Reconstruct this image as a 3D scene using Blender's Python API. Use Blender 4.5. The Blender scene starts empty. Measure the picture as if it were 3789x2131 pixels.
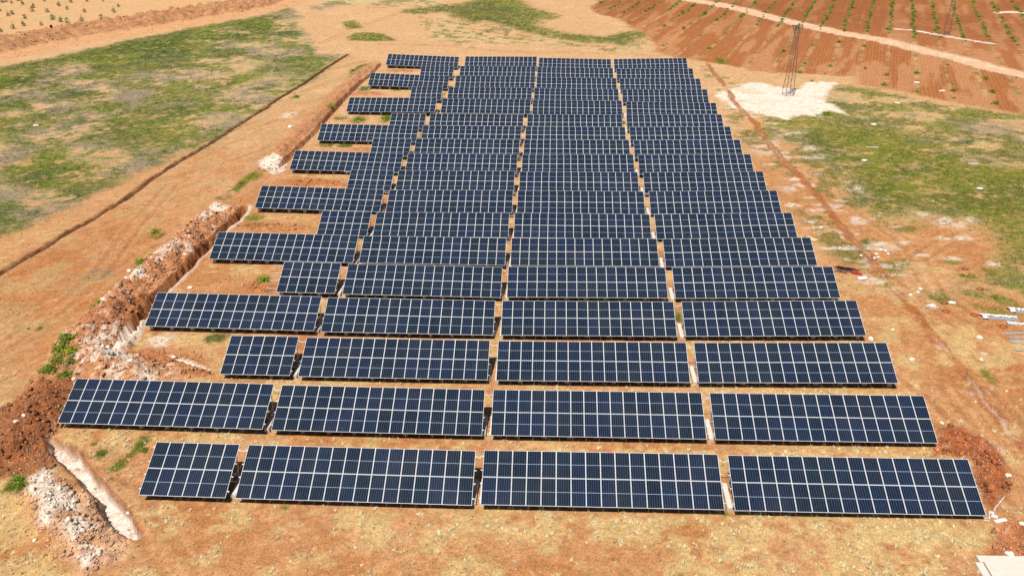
import bpy, bmesh, math, random
import numpy as np
from mathutils import Matrix, Vector

POLY={'meadow_left':[(-143.09,190.94),(-144.39,208.63),(-137.1,223.8),(-129.71,242.71),(-116.27,268.37),(-99.52,292.74),(-96.84,306.1),(-90.5,295.53),(-83.64,271.3),(-74.97,252.03),(-66.05,227.38),(-58.59,229.73),(-58.98,210.97),(-59.84,193.25),(-61.5,179.07),(-62.33,165.55),(-62.79,158.93),(-62.66,161.42),(-63.23,151.82),(-64.08,141.49),(-67.44,137.37),(-69.32,128.52),(-70.56,127.73),(-70.86,118.15),(-72.77,112.74),(-74.12,108.93),(-74.41,103.66),(-75.63,100.31),(-79.17,96.03)],
'lush_band':[(-143.09,190.94),(-142.44,205.5),(-136.61,222.91),(-127.66,246.75),(-115.82,267.24),(-99.52,292.74),(-96.84,306.1),(-91.42,275.69),(-86.19,249.45),(-92.01,243.19),(-98.33,243.03),(-98.95,229.61),(-106.67,225.83),(-116.85,223.91),(-115.82,207.27),(-129.82,215.2),(-128.66,202.53),(-123.75,191.12),(-128.48,183.16),(-131.32,173.4)],
'lush_mid':[(-108.44,151.08),(-104.46,157.84),(-102.48,169.38),(-102.51,171.61),(-100.19,166.17),(-101.48,155.0),(-103.15,146.74),(-103.06,142.48)],
'lush_diag':[(-94.59,128.94),(-93.37,138.7),(-90.12,146.25),(-89.75,158.25),(-85.76,158.39),(-80.86,162.59),(-80.31,171.19),(-73.94,177.22),(-68.01,172.88),(-74.92,164.92),(-77.88,155.79),(-77.41,145.01),(-79.67,146.63),(-85.22,151.76),(-88.34,142.92),(-87.66,135.01),(-79.6,130.9),(-76.29,128.91),(-76.78,125.47),(-77.39,118.49),(-83.64,118.24),(-89.68,121.08)],
'lush_right':[(-79.63,190.84),(-81.54,197.69),(-77.11,203.73),(-74.47,213.22),(-72.75,221.69),(-73.5,214.9),(-72.43,203.96),(-73.13,198.07),(-74.42,192.43),(-75.71,181.98),(-80.69,179.32),(-85.66,184.08)],
'meadow_right':[(40.48,166.69),(48.81,168.55),(66.08,196.37),(72.46,192.1),(80.97,176.91),(94.58,167.89),(102.42,157.85),(76.28,114.32),(60.05,84.98),(48.5,84.91),(46.5,86.07),(54.69,93.2),(58.9,99.81),(59.89,103.93),(58.43,107.22),(53.56,110.11),(49.82,108.38),(46.77,108.4),(44.61,114.42),(44.9,122.41),(46.67,131.38),(43.96,122.34),(44.92,135.74),(43.82,145.95),(42.24,152.03),(41.94,161.5)],
'lush_rcore':[(46.53,156.54),(57.08,161.17),(65.34,156.21),(67.4,148.99),(69.62,143.13),(76.8,131.87),(80.05,125.21),(72.36,107.23),(64.64,107.21),(61.96,108.34),(59.2,111.27),(56.6,112.49),(55.19,116.91),(49.88,111.32),(46.35,110.15),(45.86,116.98),(49.04,128.24),(48.61,132.97),(46.5,126.7),(47.3,139.48),(45.89,147.6)],
'weeds_rside':[(38.3,220.27),(42.62,198.39),(38.14,190.41),(36.3,197.39),(40.92,168.79),(47.76,161.35),(47.3,139.48),(47.15,128.26),(46.37,107.26),(52.97,106.12),(51.65,102.89),(45.59,105.05),(43.22,93.2),(39.03,86.43),(37.79,93.19),(34.96,95.94),(35.16,107.25),(34.42,112.51),(35.62,123.78),(36.21,134.59),(34.75,156.92)],
'weeds_rlow':[(43.48,85.67),(47.51,86.47),(54.61,86.89),(60.05,84.98),(57.04,79.51),(46.69,80.84),(46.03,83.02),(43.2,84.13)],
'far_green':[(-41.98,304.44),(-34.4,322.29),(-25.98,342.01),(-17.22,343.32),(-9.92,314.29),(-4.46,301.45),(-6.68,279.04),(1.03,268.42),(14.66,260.57),(25.59,271.8),(26.86,263.0),(20.95,248.32),(14.25,252.19),(1.02,259.74),(-12.36,271.51),(-23.6,286.45),(-28.09,281.04),(-35.89,292.22)],
'far_weeds':[(-46.98,290.85),(-30.23,280.76),(-14.07,278.18),(-12.07,264.89),(2.58,253.58),(17.63,244.26),(28.46,258.73),(20.66,234.72),(2.54,247.49),(-20.7,249.16),(-24.32,240.82),(-37.37,253.26)],
'far_weeds_top':[(-91.71,332.73),(-46.03,335.97),(-42.67,309.8),(-66.1,307.44),(-87.11,314.78)],
'tuft_a':[(-63.79,253.78),(-61.03,261.47),(-54.55,259.87),(-47.36,249.07),(-54.18,247.79),(-61.37,248.4)],
'tuft_b':[(-71.12,278.95),(-67.65,282.06),(-62.04,269.15),(-66.17,265.92)],
'field':[(12.49,313.57),(15.46,328.01),(22.34,353.5),(71.43,352.11),(99.39,350.84),(203.3,346.99),(102.42,157.85),(95.11,168.96),(85.82,176.85),(80.12,186.06),(76.01,191.36),(70.78,196.97),(73.63,204.95),(57.63,209.98),(50.12,212.57),(50.69,211.75),(45.06,220.17),(38.76,225.52),(32.86,231.03),(28.84,236.66),(29.39,252.47),(26.52,272.93),(20.77,294.21),(15.29,301.67)],
'orchard':[(-175.24,233.13),(-169.58,249.04),(-160.98,262.97),(-153.39,273.19),(-145.78,285.2),(-133.83,300.61),(-125.68,317.38),(-126.82,342.4),(-251.96,346.1)],
'chalk':[(36.16,189.21),(39.85,191.63),(44.17,196.92),(47.96,198.94),(50.16,198.17),(52.77,192.55),(55.39,191.14),(58.88,196.54),(64.09,199.98),(66.08,196.37),(61.74,189.66),(58.72,182.09),(58.8,178.47),(59.88,173.82),(59.67,168.32),(57.3,170.53),(53.47,166.33),(50.12,168.52),(46.6,164.92),(44.62,167.58),(41.15,169.85),(40.34,172.07),(38.61,174.38),(36.99,179.06)],
'rubble_a':[(-51.8,113.43),(-48.98,112.62),(-47.19,112.71),(-46.38,107.3),(-47.09,101.14),(-47.16,94.09),(-46.88,84.46),(-46.43,78.38),(-46.97,76.24),(-45.27,72.02),(-43.31,69.93),(-39.95,69.48),(-32.99,66.36),(-33.02,65.28),(-41.2,64.81),(-47.17,65.52),(-51.0,62.25),(-50.76,63.54),(-50.02,69.98),(-52.51,73.34),(-52.11,75.7),(-51.77,80.37),(-51.64,87.57),(-50.65,93.44),(-51.0,101.46),(-52.01,108.18)],
'brown_a':[(-51.93,75.36),(-51.58,80.0),(-48.31,82.42),(-47.25,83.64),(-46.43,78.38),(-46.97,76.24),(-45.43,72.01),(-45.78,70.44),(-50.06,72.47)],
'brown_b':[(-52.0,56.56),(-51.04,59.33),(-50.7,61.76),(-49.62,64.1),(-46.81,64.86),(-46.05,62.92),(-44.43,57.47),(-44.51,55.72),(-41.52,52.95),(-41.26,50.47),(-42.63,49.86),(-44.93,49.6),(-47.11,49.16)],
'rubble_c':[(-42.87,49.86),(-41.5,51.12),(-40.03,49.6),(-38.18,48.44),(-36.63,48.68),(-34.99,46.86),(-34.4,45.26),(-32.83,44.38),(-30.73,42.8),(-30.58,41.36),(-31.67,40.34),(-32.36,39.64),(-33.6,39.98),(-35.54,42.15),(-37.53,43.71),(-39.3,45.21),(-40.02,46.65),(-41.42,48.13)],
'white_c1':[(-42.32,49.33),(-42.07,50.81),(-41.22,50.84),(-40.53,49.4),(-38.9,48.23),(-37.58,47.77),(-36.47,46.14),(-36.89,45.63),(-37.61,45.28),(-37.06,43.89),(-38.25,43.99),(-39.16,45.37),(-39.68,46.66),(-40.89,47.63)],
'white_c2':[(-36.54,44.37),(-35.57,44.89),(-34.07,44.17),(-34.61,43.08),(-34.58,42.19),(-35.91,43.02)],
'white_c3':[(-33.9,40.93),(-34.15,42.21),(-33.66,42.53),(-32.14,41.58),(-32.5,40.71),(-33.12,40.27)],
'white_b':[(-46.9,69.19),(-45.64,70.14),(-43.2,69.03),(-42.97,67.58),(-43.77,66.4),(-45.4,67.48)],
'white_a':[(-51.64,111.23),(-51.47,113.76),(-48.75,112.63),(-48.31,110.78),(-49.4,108.91)],
'white_a2':[(-51.61,86.72),(-51.12,88.89),(-49.6,86.4),(-50.11,84.32),(-51.36,84.27)],
'white_j':[(-51.24,131.54),(-51.09,136.72),(-49.72,137.58),(-46.1,132.55),(-45.28,129.06),(-46.62,126.94),(-48.56,129.57)],
'rubble_j':[(-46.5,220.15),(-46.94,211.85),(-47.42,195.42),(-47.28,178.75),(-47.12,164.26),(-47.27,156.58),(-47.88,144.19),(-47.0,131.77),(-49.22,127.48),(-51.2,129.43),(-51.35,138.25),(-51.29,149.87),(-51.2,167.24),(-51.4,185.89),(-50.92,203.89),(-49.62,218.21)],
'pit_r':[(33.68,59.08),(34.62,59.77),(36.33,58.86),(37.5,56.88),(37.13,53.98),(36.03,50.91),(34.96,50.36),(33.68,49.1),(33.39,49.45),(34.17,52.79),(34.52,54.99),(31.53,54.97),(32.66,56.86)],
'pit_rb':[(29.86,43.53),(31.34,44.94),(32.66,46.88),(34.09,47.56),(35.79,47.39),(35.0,43.74),(31.8,43.63)],
'pit_dark':[(34.05,52.79),(34.6,52.41),(33.9,49.46),(33.45,49.1),(33.57,50.9)],
'straw_fr':[(9.61,47.76),(26.99,47.81),(32.22,47.38),(32.07,46.06),(29.98,44.3),(27.89,41.9),(25.99,39.76),(8.52,39.17)],
'straw_fl':[(-47.37,47.74),(-41.5,47.95),(-39.76,46.0),(-35.57,42.0),(-32.84,39.74),(-31.95,37.69),(-40.32,37.33)],
'straw_aisle':[(-43.09,56.44),(-25.44,56.85),(-26.81,55.19),(-34.61,55.45),(-35.56,54.52),(-38.03,53.97),(-40.67,54.29)],
'green_clump':[(-50.49,64.22),(-50.85,66.42),(-51.08,69.03),(-51.15,71.16),(-50.03,70.59),(-47.98,67.97),(-46.54,67.01),(-47.53,65.98),(-48.13,64.31)],
'green_m1':[(-52.65,89.91),(-52.95,92.86),(-51.69,96.28),(-51.8,100.36),(-52.19,106.99),(-51.42,106.45),(-50.54,98.35),(-51.42,93.4),(-51.14,89.77)],
'green_m2':[(-55.96,101.21),(-55.01,102.89),(-53.46,100.8),(-54.21,99.19)],
'green_m3':[(-50.99,119.13),(-50.76,127.94),(-49.26,127.25),(-49.46,118.52)],
'green_m4':[(-51.97,115.69),(-51.33,118.42),(-49.68,116.48),(-50.35,114.47)],
'green_n':[(-43.7,48.22),(-44.1,49.45),(-43.45,50.2),(-41.92,48.46),(-42.1,47.76)],
'green_j':[(-51.22,200.92),(-52.28,209.9),(-50.97,214.79),(-49.45,217.38),(-48.66,204.07),(-49.94,199.56)],
'strip_left':[(-57.47,228.01),(-49.96,219.88),(-48.99,186.0),(-49.82,160.18),(-50.95,142.26),(-51.44,130.12),(-51.95,125.58),(-51.89,112.47),(-52.27,102.48),(-53.05,90.57),(-52.56,78.49),(-52.74,74.99),(-51.15,71.16),(-50.66,64.52),(-51.0,62.25),(-53.76,59.22),(-70.31,81.42),(-68.49,87.21),(-67.56,95.53),(-66.2,106.31),(-65.53,121.21),(-64.94,132.01),(-62.63,158.45),(-61.32,178.49)]}
LINE={'berm':[(-166.57,210.16),(-162.3,226.16),(-161.42,230.92),(-156.59,242.89),(-150.58,254.55),(-142.79,264.59),(-134.41,275.17),(-125.9,287.63),(-116.66,300.95),(-110.7,312.32),(-109.75,327.53)],
'dark_line':[(-68.82,85.92),(-68.89,87.84),(-68.45,91.9),(-67.84,96.01),(-67.66,100.13),(-66.5,106.88),(-65.74,115.0),(-65.85,121.92),(-65.7,127.18),(-65.01,132.18),(-65.42,129.39),(-65.05,134.46),(-64.08,141.49),(-63.23,151.82),(-62.66,161.42),(-61.38,171.01),(-62.26,165.35),(-61.42,178.84),(-59.84,193.25),(-58.98,210.97),(-57.37,228.38)],
'trench_far':[(-46.18,218.46),(-46.08,204.3),(-46.73,195.17),(-46.83,185.82),(-46.95,177.34),(-46.78,169.54),(-46.74,162.78),(-46.73,157.55),(-46.61,151.22),(-46.79,146.41),(-46.95,140.97),(-46.86,135.09),(-46.79,130.72)],
'trench_mid':[(-46.51,113.07),(-46.02,109.39),(-45.87,105.89),(-46.35,103.07),(-46.4,99.86),(-46.36,95.82),(-46.5,92.94),(-46.36,89.77),(-46.41,85.91),(-46.53,83.87),(-46.15,80.03),(-46.11,77.67),(-45.68,74.6),(-44.96,71.72),(-44.61,70.49)],
'trench_mid_b':[(-39.8,69.49),(-38.41,68.81),(-36.17,67.9),(-33.53,66.61)],
'trench_low':[(-44.21,55.31),(-42.28,53.62),(-40.74,52.69),(-38.8,50.95),(-36.69,49.03),(-34.7,47.21),(-32.92,45.48),(-31.47,44.13),(-30.36,43.42)],
'mound_mid':[(-49.19,109.54),(-49.59,104.2),(-49.74,98.22),(-49.88,92.75),(-50.2,88.61),(-50.3,83.52),(-50.21,79.23),(-49.97,75.28),(-49.59,71.61),(-48.14,68.85),(-44.47,66.6),(-41.19,65.88),(-38.07,65.74)],
'mound_far':[(-48.26,213.88),(-48.67,200.02),(-48.7,183.66),(-48.73,170.61),(-49.04,158.16),(-49.08,147.23),(-49.05,138.89),(-49.24,132.0)],
'mound_b':[(-47.55,51.55),(-46.77,53.17),(-46.34,55.06),(-46.55,57.71),(-47.05,61.03),(-46.89,63.07)],
'mound_c':[(-41.57,49.32),(-39.06,46.62),(-37.53,44.72),(-35.36,43.25),(-33.07,40.99)],
'red_line':[(39.93,221.98),(39.7,210.41),(39.79,192.98),(38.94,178.98),(39.37,169.95),(39.99,161.59),(39.18,155.79),(39.24,149.43),(39.1,142.7),(39.27,135.01),(40.03,128.71),(38.62,136.33),(39.8,128.29),(40.14,117.65),(39.8,108.42),(39.77,102.39),(40.11,96.9),(39.9,91.43),(39.88,86.44),(39.9,83.73),(39.86,79.73),(39.84,75.71),(39.93,72.61),(39.82,68.58),(39.64,68.79),(39.76,65.75),(39.35,62.66),(39.69,60.48),(39.47,58.64),(39.61,56.45),(40.08,53.58)],
'road':[(42.88,353.31),(50.7,333.88),(59.1,324.64),(68.01,308.95),(69.35,304.92),(78.19,285.78),(89.16,265.96),(97.25,255.05),(102.34,238.86),(107.75,226.64),(110.21,213.77),(113.69,206.63),(117.94,195.66)],
'white_strip':[(107.37,273.3),(112.3,269.82),(118.14,259.89),(125.64,248.33)],
'white_strip_b':[(151.81,302.41),(157.17,303.57),(159.82,300.92),(164.99,295.74)],
'field_edge':[(67.1,197.76),(75.55,190.04),(79.17,183.56),(85.08,175.13),(94.06,166.84),(99.16,160.74)],
'track_a':[(35.81,65.45),(35.9,60.94),(36.35,56.03),(36.38,50.91),(36.18,49.46)],
'track_b':[(40.11,64.96),(40.18,60.96),(40.25,57.75),(40.3,55.2)],
'track_c':[(-40.79,52.78),(-37.51,49.89),(-33.58,48.29),(-30.69,45.11),(-28.32,42.62),(-25.71,39.95)],
'track_d':[(-51.04,243.69),(-34.13,243.55),(-12.05,236.47),(2.47,237.73),(27.72,232.9)],
'track_e':[(-68.96,244.24),(-63.39,272.47),(-54.92,297.69),(-43.74,318.13)],
'far_swath':[(-25.56,303.99),(-24.56,298.88),(-14.54,281.64),(-5.63,270.02),(1.02,262.95),(10.49,255.74),(18.54,258.58),(25.18,266.9)],
'far_swath_b':[(-48.5,300.99),(-38.13,311.77),(-24.24,317.96),(-21.03,315.59),(-9.67,306.13),(-4.83,296.27)],
'track_f':[(38.39,99.83),(39.61,93.2),(40.74,86.44),(41.41,80.45),(42.66,74.48),(43.42,67.3)],
'track_g':[(46.67,131.38),(44.53,118.31),(45.12,109.57),(46.4,101.86),(46.07,95.95),(44.89,90.58),(44.34,84.9),(45.27,79.43)],
'track_h':[(46.07,95.95),(52.19,101.84),(57.21,104.47),(62.62,105.55)],
'track_i':[(32.25,67.85),(33.66,63.87),(34.66,59.54),(36.11,57.75)],
'track_j':[(62.91,150.79),(59.23,139.31),(56.99,128.57),(56.99,122.23),(67.72,128.07),(69.39,116.85)],
'track_k':[(-61.45,121.41),(-59.28,103.78),(-56.83,90.38),(-56.23,82.07),(-56.66,76.53),(-57.42,72.15),(-58.31,68.41)]}
ELL={'white':[(54.85,108.25,2.02,1.83),(58.58,108.92,0.81,1.25),(35.27,115.01,1.09,0.85),(37.21,112.54,0.64,0.82),(36.5,108.39,1.24,0.59),(41.89,112.57,0.85,0.51),(43.16,100.33,0.96,0.69),(46.99,96.89,0.93,0.51),(50.1,95.48,0.91,0.65),(54.28,93.88,0.81,0.64),(47.68,87.67,1.02,0.53),(42.44,82.63,0.49,0.71),(38.15,88.87,1.57,0.79),(41.55,90.57,1.06,0.45),(51.44,102.36,1.16,0.56),(54.34,102.36,1.16,0.73),(39.6,73.06,0.45,0.59),(37.01,99.08,2.1,0.51),(38.55,127.13,1.43,0.62),(45.69,144.27,1.37,1.51),(39.32,64.43,0.56,0.37),(40.84,65.63,0.57,0.23),(36.4,60.24,0.33,0.25),(34.12,57.3,0.36,1.28),(36.52,56.66,1.14,1.04),(33.31,45.91,0.87,0.71),(38.89,106.71,0.92,0.52),(47.16,122.39,0.68,1.46),(56.36,116.57,0.43,0.69),(52.7,111.6,0.83,0.77),(-55.09,164.41,1.62,2.31),(-41.46,72.18,1.27,1.34),(46.99,100.83,1.15,0.54),(43.5,72.05,0.37,0.26),(-47.78,55.41,0.59,1.45),(-49.47,201.05,0.8,1.76),(-47.03,71.01,0.95,1.01)],
'green':[(-34.45,163.3,1.33,2.69),(-39.89,162.29,1.59,2.9),(-47.89,170.61,1.4,3.34),(-44.07,162.91,1.33,1.36),(-42.17,144.71,1.44,1.36),(-38.72,144.56,1.2,1.36),(-35.53,87.47,0.82,1.13),(-35.5,54.53,0.47,1.85),(-38.08,53.12,0.53,0.64),(-35.95,51.66,0.78,0.83),(-49.51,126.47,0.99,2.33),(-35.84,73.09,1.12,1.0),(-43.57,108.04,1.3,1.2),(-42.44,104.68,1.05,1.14),(-44.42,188.73,1.52,2.59),(-36.75,188.66,0.91,1.55),(-52.46,80.34,0.43,0.57),(-56.0,74.51,0.33,0.45),(84.37,167.44,1.53,2.84),(13.86,79.34,0.41,1.4),(-25.37,185.37,0.36,2.44),(-20.62,47.31,0.36,0.29),(-19.13,47.65,0.24,0.15),(13.23,47.65,0.29,0.28),(41.92,67.69,0.43,1.22),(53.16,91.45,0.7,1.32),(38.51,129.81,0.61,1.12),(41.3,101.1,0.68,0.86),(49.79,90.16,1.04,0.83),(49.72,94.55,1.09,0.69),(-39.72,54.33,0.27,0.24),(-58.33,179.87,0.73,1.47),(13.64,162.87,0.42,1.59),(-25.69,153.15,0.35,2.27),(44.29,225.42,1.38,3.9),(55.62,168.4,1.04,2.19)],
'grey':[(-70.91,216.7,4.48,9.86),(-68.97,187.38,3.64,7.79),(-108.77,222.25,5.77,7.42),(-69.54,186.06,3.32,7.71),(-110.66,184.7,4.62,8.34),(-104.95,166.05,3.92,7.04),(-96.72,156.09,3.17,5.26),(-91.5,167.49,3.36,4.63),(-94.39,197.25,4.19,5.99),(-103.36,222.35,3.96,5.54),(-100.9,148.56,2.8,4.96),(-76.65,108.22,3.31,2.68),(-74.36,111.4,2.93,2.77),(-82.74,258.0,3.24,8.66),(-85.19,309.18,3.82,8.38),(-56.67,88.19,1.67,1.64),(-69.3,133.52,1.82,3.1),(-95.48,235.31,3.76,7.85),(-19.74,310.21,5.71,4.84),(-80.55,108.67,2.22,2.74),(-120.23,202.62,5.04,6.61),(81.88,157.92,4.85,6.06),(74.35,148.92,2.77,2.76),(-84.06,125.63,2.25,5.04)],
'red':[(-38.5,122.69,5.26,1.01),(-39.54,104.31,5.87,1.41),(-35.33,85.19,2.69,1.46),(-38.69,123.52,5.89,1.91),(-35.3,142.29,2.37,1.49),(-42.72,183.54,3.84,2.18),(-39.6,208.65,4.62,1.46),(-40.37,68.27,5.52,1.93),(42.89,68.55,0.58,0.31),(50.47,92.53,1.07,0.57),(-35.38,65.86,2.75,0.61),(45.22,69.14,1.17,0.64)]}
PTS={'sapling_left':[(-211.46,318.47),(-210.89,319.93),(-206.63,316.23),(-200.58,313.38),(-188.35,298.82),(-192.05,306.1),(-181.74,297.16),(-177.31,302.24),(-167.75,296.31),(-179.11,319.72),(-172.88,319.99),(-184.06,317.74),(-192.0,292.7),(-191.51,289.38),(-182.65,284.36),(-174.89,270.54),(-169.44,271.62),(-175.43,265.81),(-160.82,307.79),(-158.65,277.53),(-154.42,282.14),(-200.66,299.48),(-207.72,322.63),(-196.46,321.03),(-184.48,309.92),(-166.26,277.99),(-163.23,276.23),(-175.99,260.09),(-171.62,282.41),(-156.69,295.74)],
'stump':[(-161.57,263.87),(-170.22,250.54),(-147.98,285.4)],
'bush_field':[(35.18,279.82),(41.0,275.82),(31.14,247.39),(51.67,301.6),(54.25,291.42),(63.01,296.12),(44.29,225.42),(43.79,242.65),(47.45,252.23),(44.52,305.72),(63.66,237.86),(71.49,278.9),(60.83,209.89),(61.2,200.05),(82.81,251.26),(70.66,217.8),(88.23,245.05),(78.35,214.3),(80.81,206.32),(88.82,208.49),(81.38,188.63),(92.18,195.9),(89.64,189.17),(93.06,176.78),(102.26,201.5),(100.82,218.89),(66.59,208.18),(86.86,182.22),(97.33,187.52),(74.05,247.42),(65.14,221.36),(92.82,237.13),(76.41,195.45),(110.03,202.89)],
'bush':[(-50.08,65.89),(-50.63,69.35),(-50.34,70.27),(-48.44,67.66),(-48.21,66.66),(-49.97,67.6),(-47.83,64.86),(-52.31,91.05),(-51.69,92.69),(-52.37,80.34),(-56.0,74.44),(-55.37,101.78),(-57.15,74.19),(-47.75,170.06),(-34.55,163.11),(-39.92,161.82),(-57.79,179.54),(-43.26,49.48),(-42.55,48.61),(-43.45,48.4),(-35.3,87.06),(-35.56,54.52),(-34.77,53.7),(-35.9,51.56),(-38.09,53.01),(55.62,168.4)],
'tower':[(51.91,185.44),(118.15,262.4)],
'boulder':[(-38.13,67.08),(-43.42,84.81),(-41.4,66.22),(-41.76,66.34),(-46.67,56.56),(-47.08,55.9),(-38.08,42.89),(-32.9,46.63),(-43.46,84.84),(-53.08,89.21),(-51.38,79.86),(-52.17,155.44),(36.53,52.7),(32.51,43.9),(32.33,43.87),(35.79,70.63),(42.54,70.73),(44.37,75.19),(-46.68,64.36),(-38.21,67.18),(36.49,52.69),(34.33,59.93),(34.9,47.15),(33.18,74.81),(36.1,76.79)],
'litter':[(42.28,98.34),(42.81,98.02),(42.79,97.08),(41.33,97.08),(40.62,95.7),(39.18,96.46),(36.89,106.11),(41.12,95.93),(42.21,85.86),(42.89,86.85),(41.14,85.27)],
'bag':[(-103.35,154.76),(73.21,177.96),(62.39,160.48),(52.93,137.12),(87.27,189.46),(85.01,198.12),(65.52,122.39),(44.91,83.27),(42.49,82.56),(79.06,136.01)],
'rod':[(55.69,144.85),(57.85,144.65),(69.11,134.74),(70.91,134.87)],
'coil':[(46.1,80.35),(47.87,77.59),(43.35,81.07),(44.09,83.08),(49.59,86.79)],
'bundle':[(46.77,79.62),(50.02,78.97),(50.39,81.17),(53.26,80.34)],
'foam':[(48.57,78.2),(51.92,77.72)],
'profiles':[(47.28,75.97),(51.26,76.44),(47.33,75.2),(50.57,75.09),(47.01,74.54),(49.92,73.82),(46.94,73.98),(50.11,74.19),(47.08,74.21),(49.85,73.68),(46.62,72.56),(49.22,72.45)],
'cable_pile':[(34.74,92.72),(37.75,91.86),(35.05,91.43),(35.42,90.72)],
'red_net':[(36.9,91.01),(36.61,91.57),(37.22,90.59)],
'boards':[(35.5,104.07),(38.09,105.49),(35.8,103.72),(37.91,104.78),(34.07,102.6),(35.03,101.43),(36.58,89.48),(37.72,89.83),(36.07,89.48),(36.66,89.55),(34.34,103.11),(34.87,102.94)],
'sticks':[(35.02,50.13),(33.55,48.63),(33.08,48.33),(32.77,47.61),(32.43,47.68),(33.01,47.86),(32.34,47.53),(32.65,47.39),(33.11,48.04),(33.47,47.83),(33.11,48.4),(33.41,48.33),(33.04,47.33),(33.98,47.62)],
'slab':[(29.99,43.67),(35.26,43.76),(33.55,40.49),(29.92,43.06),(30.27,43.05),(30.28,43.16),(29.67,43.04),(29.72,40.44),(30.24,41.93)],
'pile_small':[(40.78,97.24),(-25.05,42.05)]}
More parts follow.
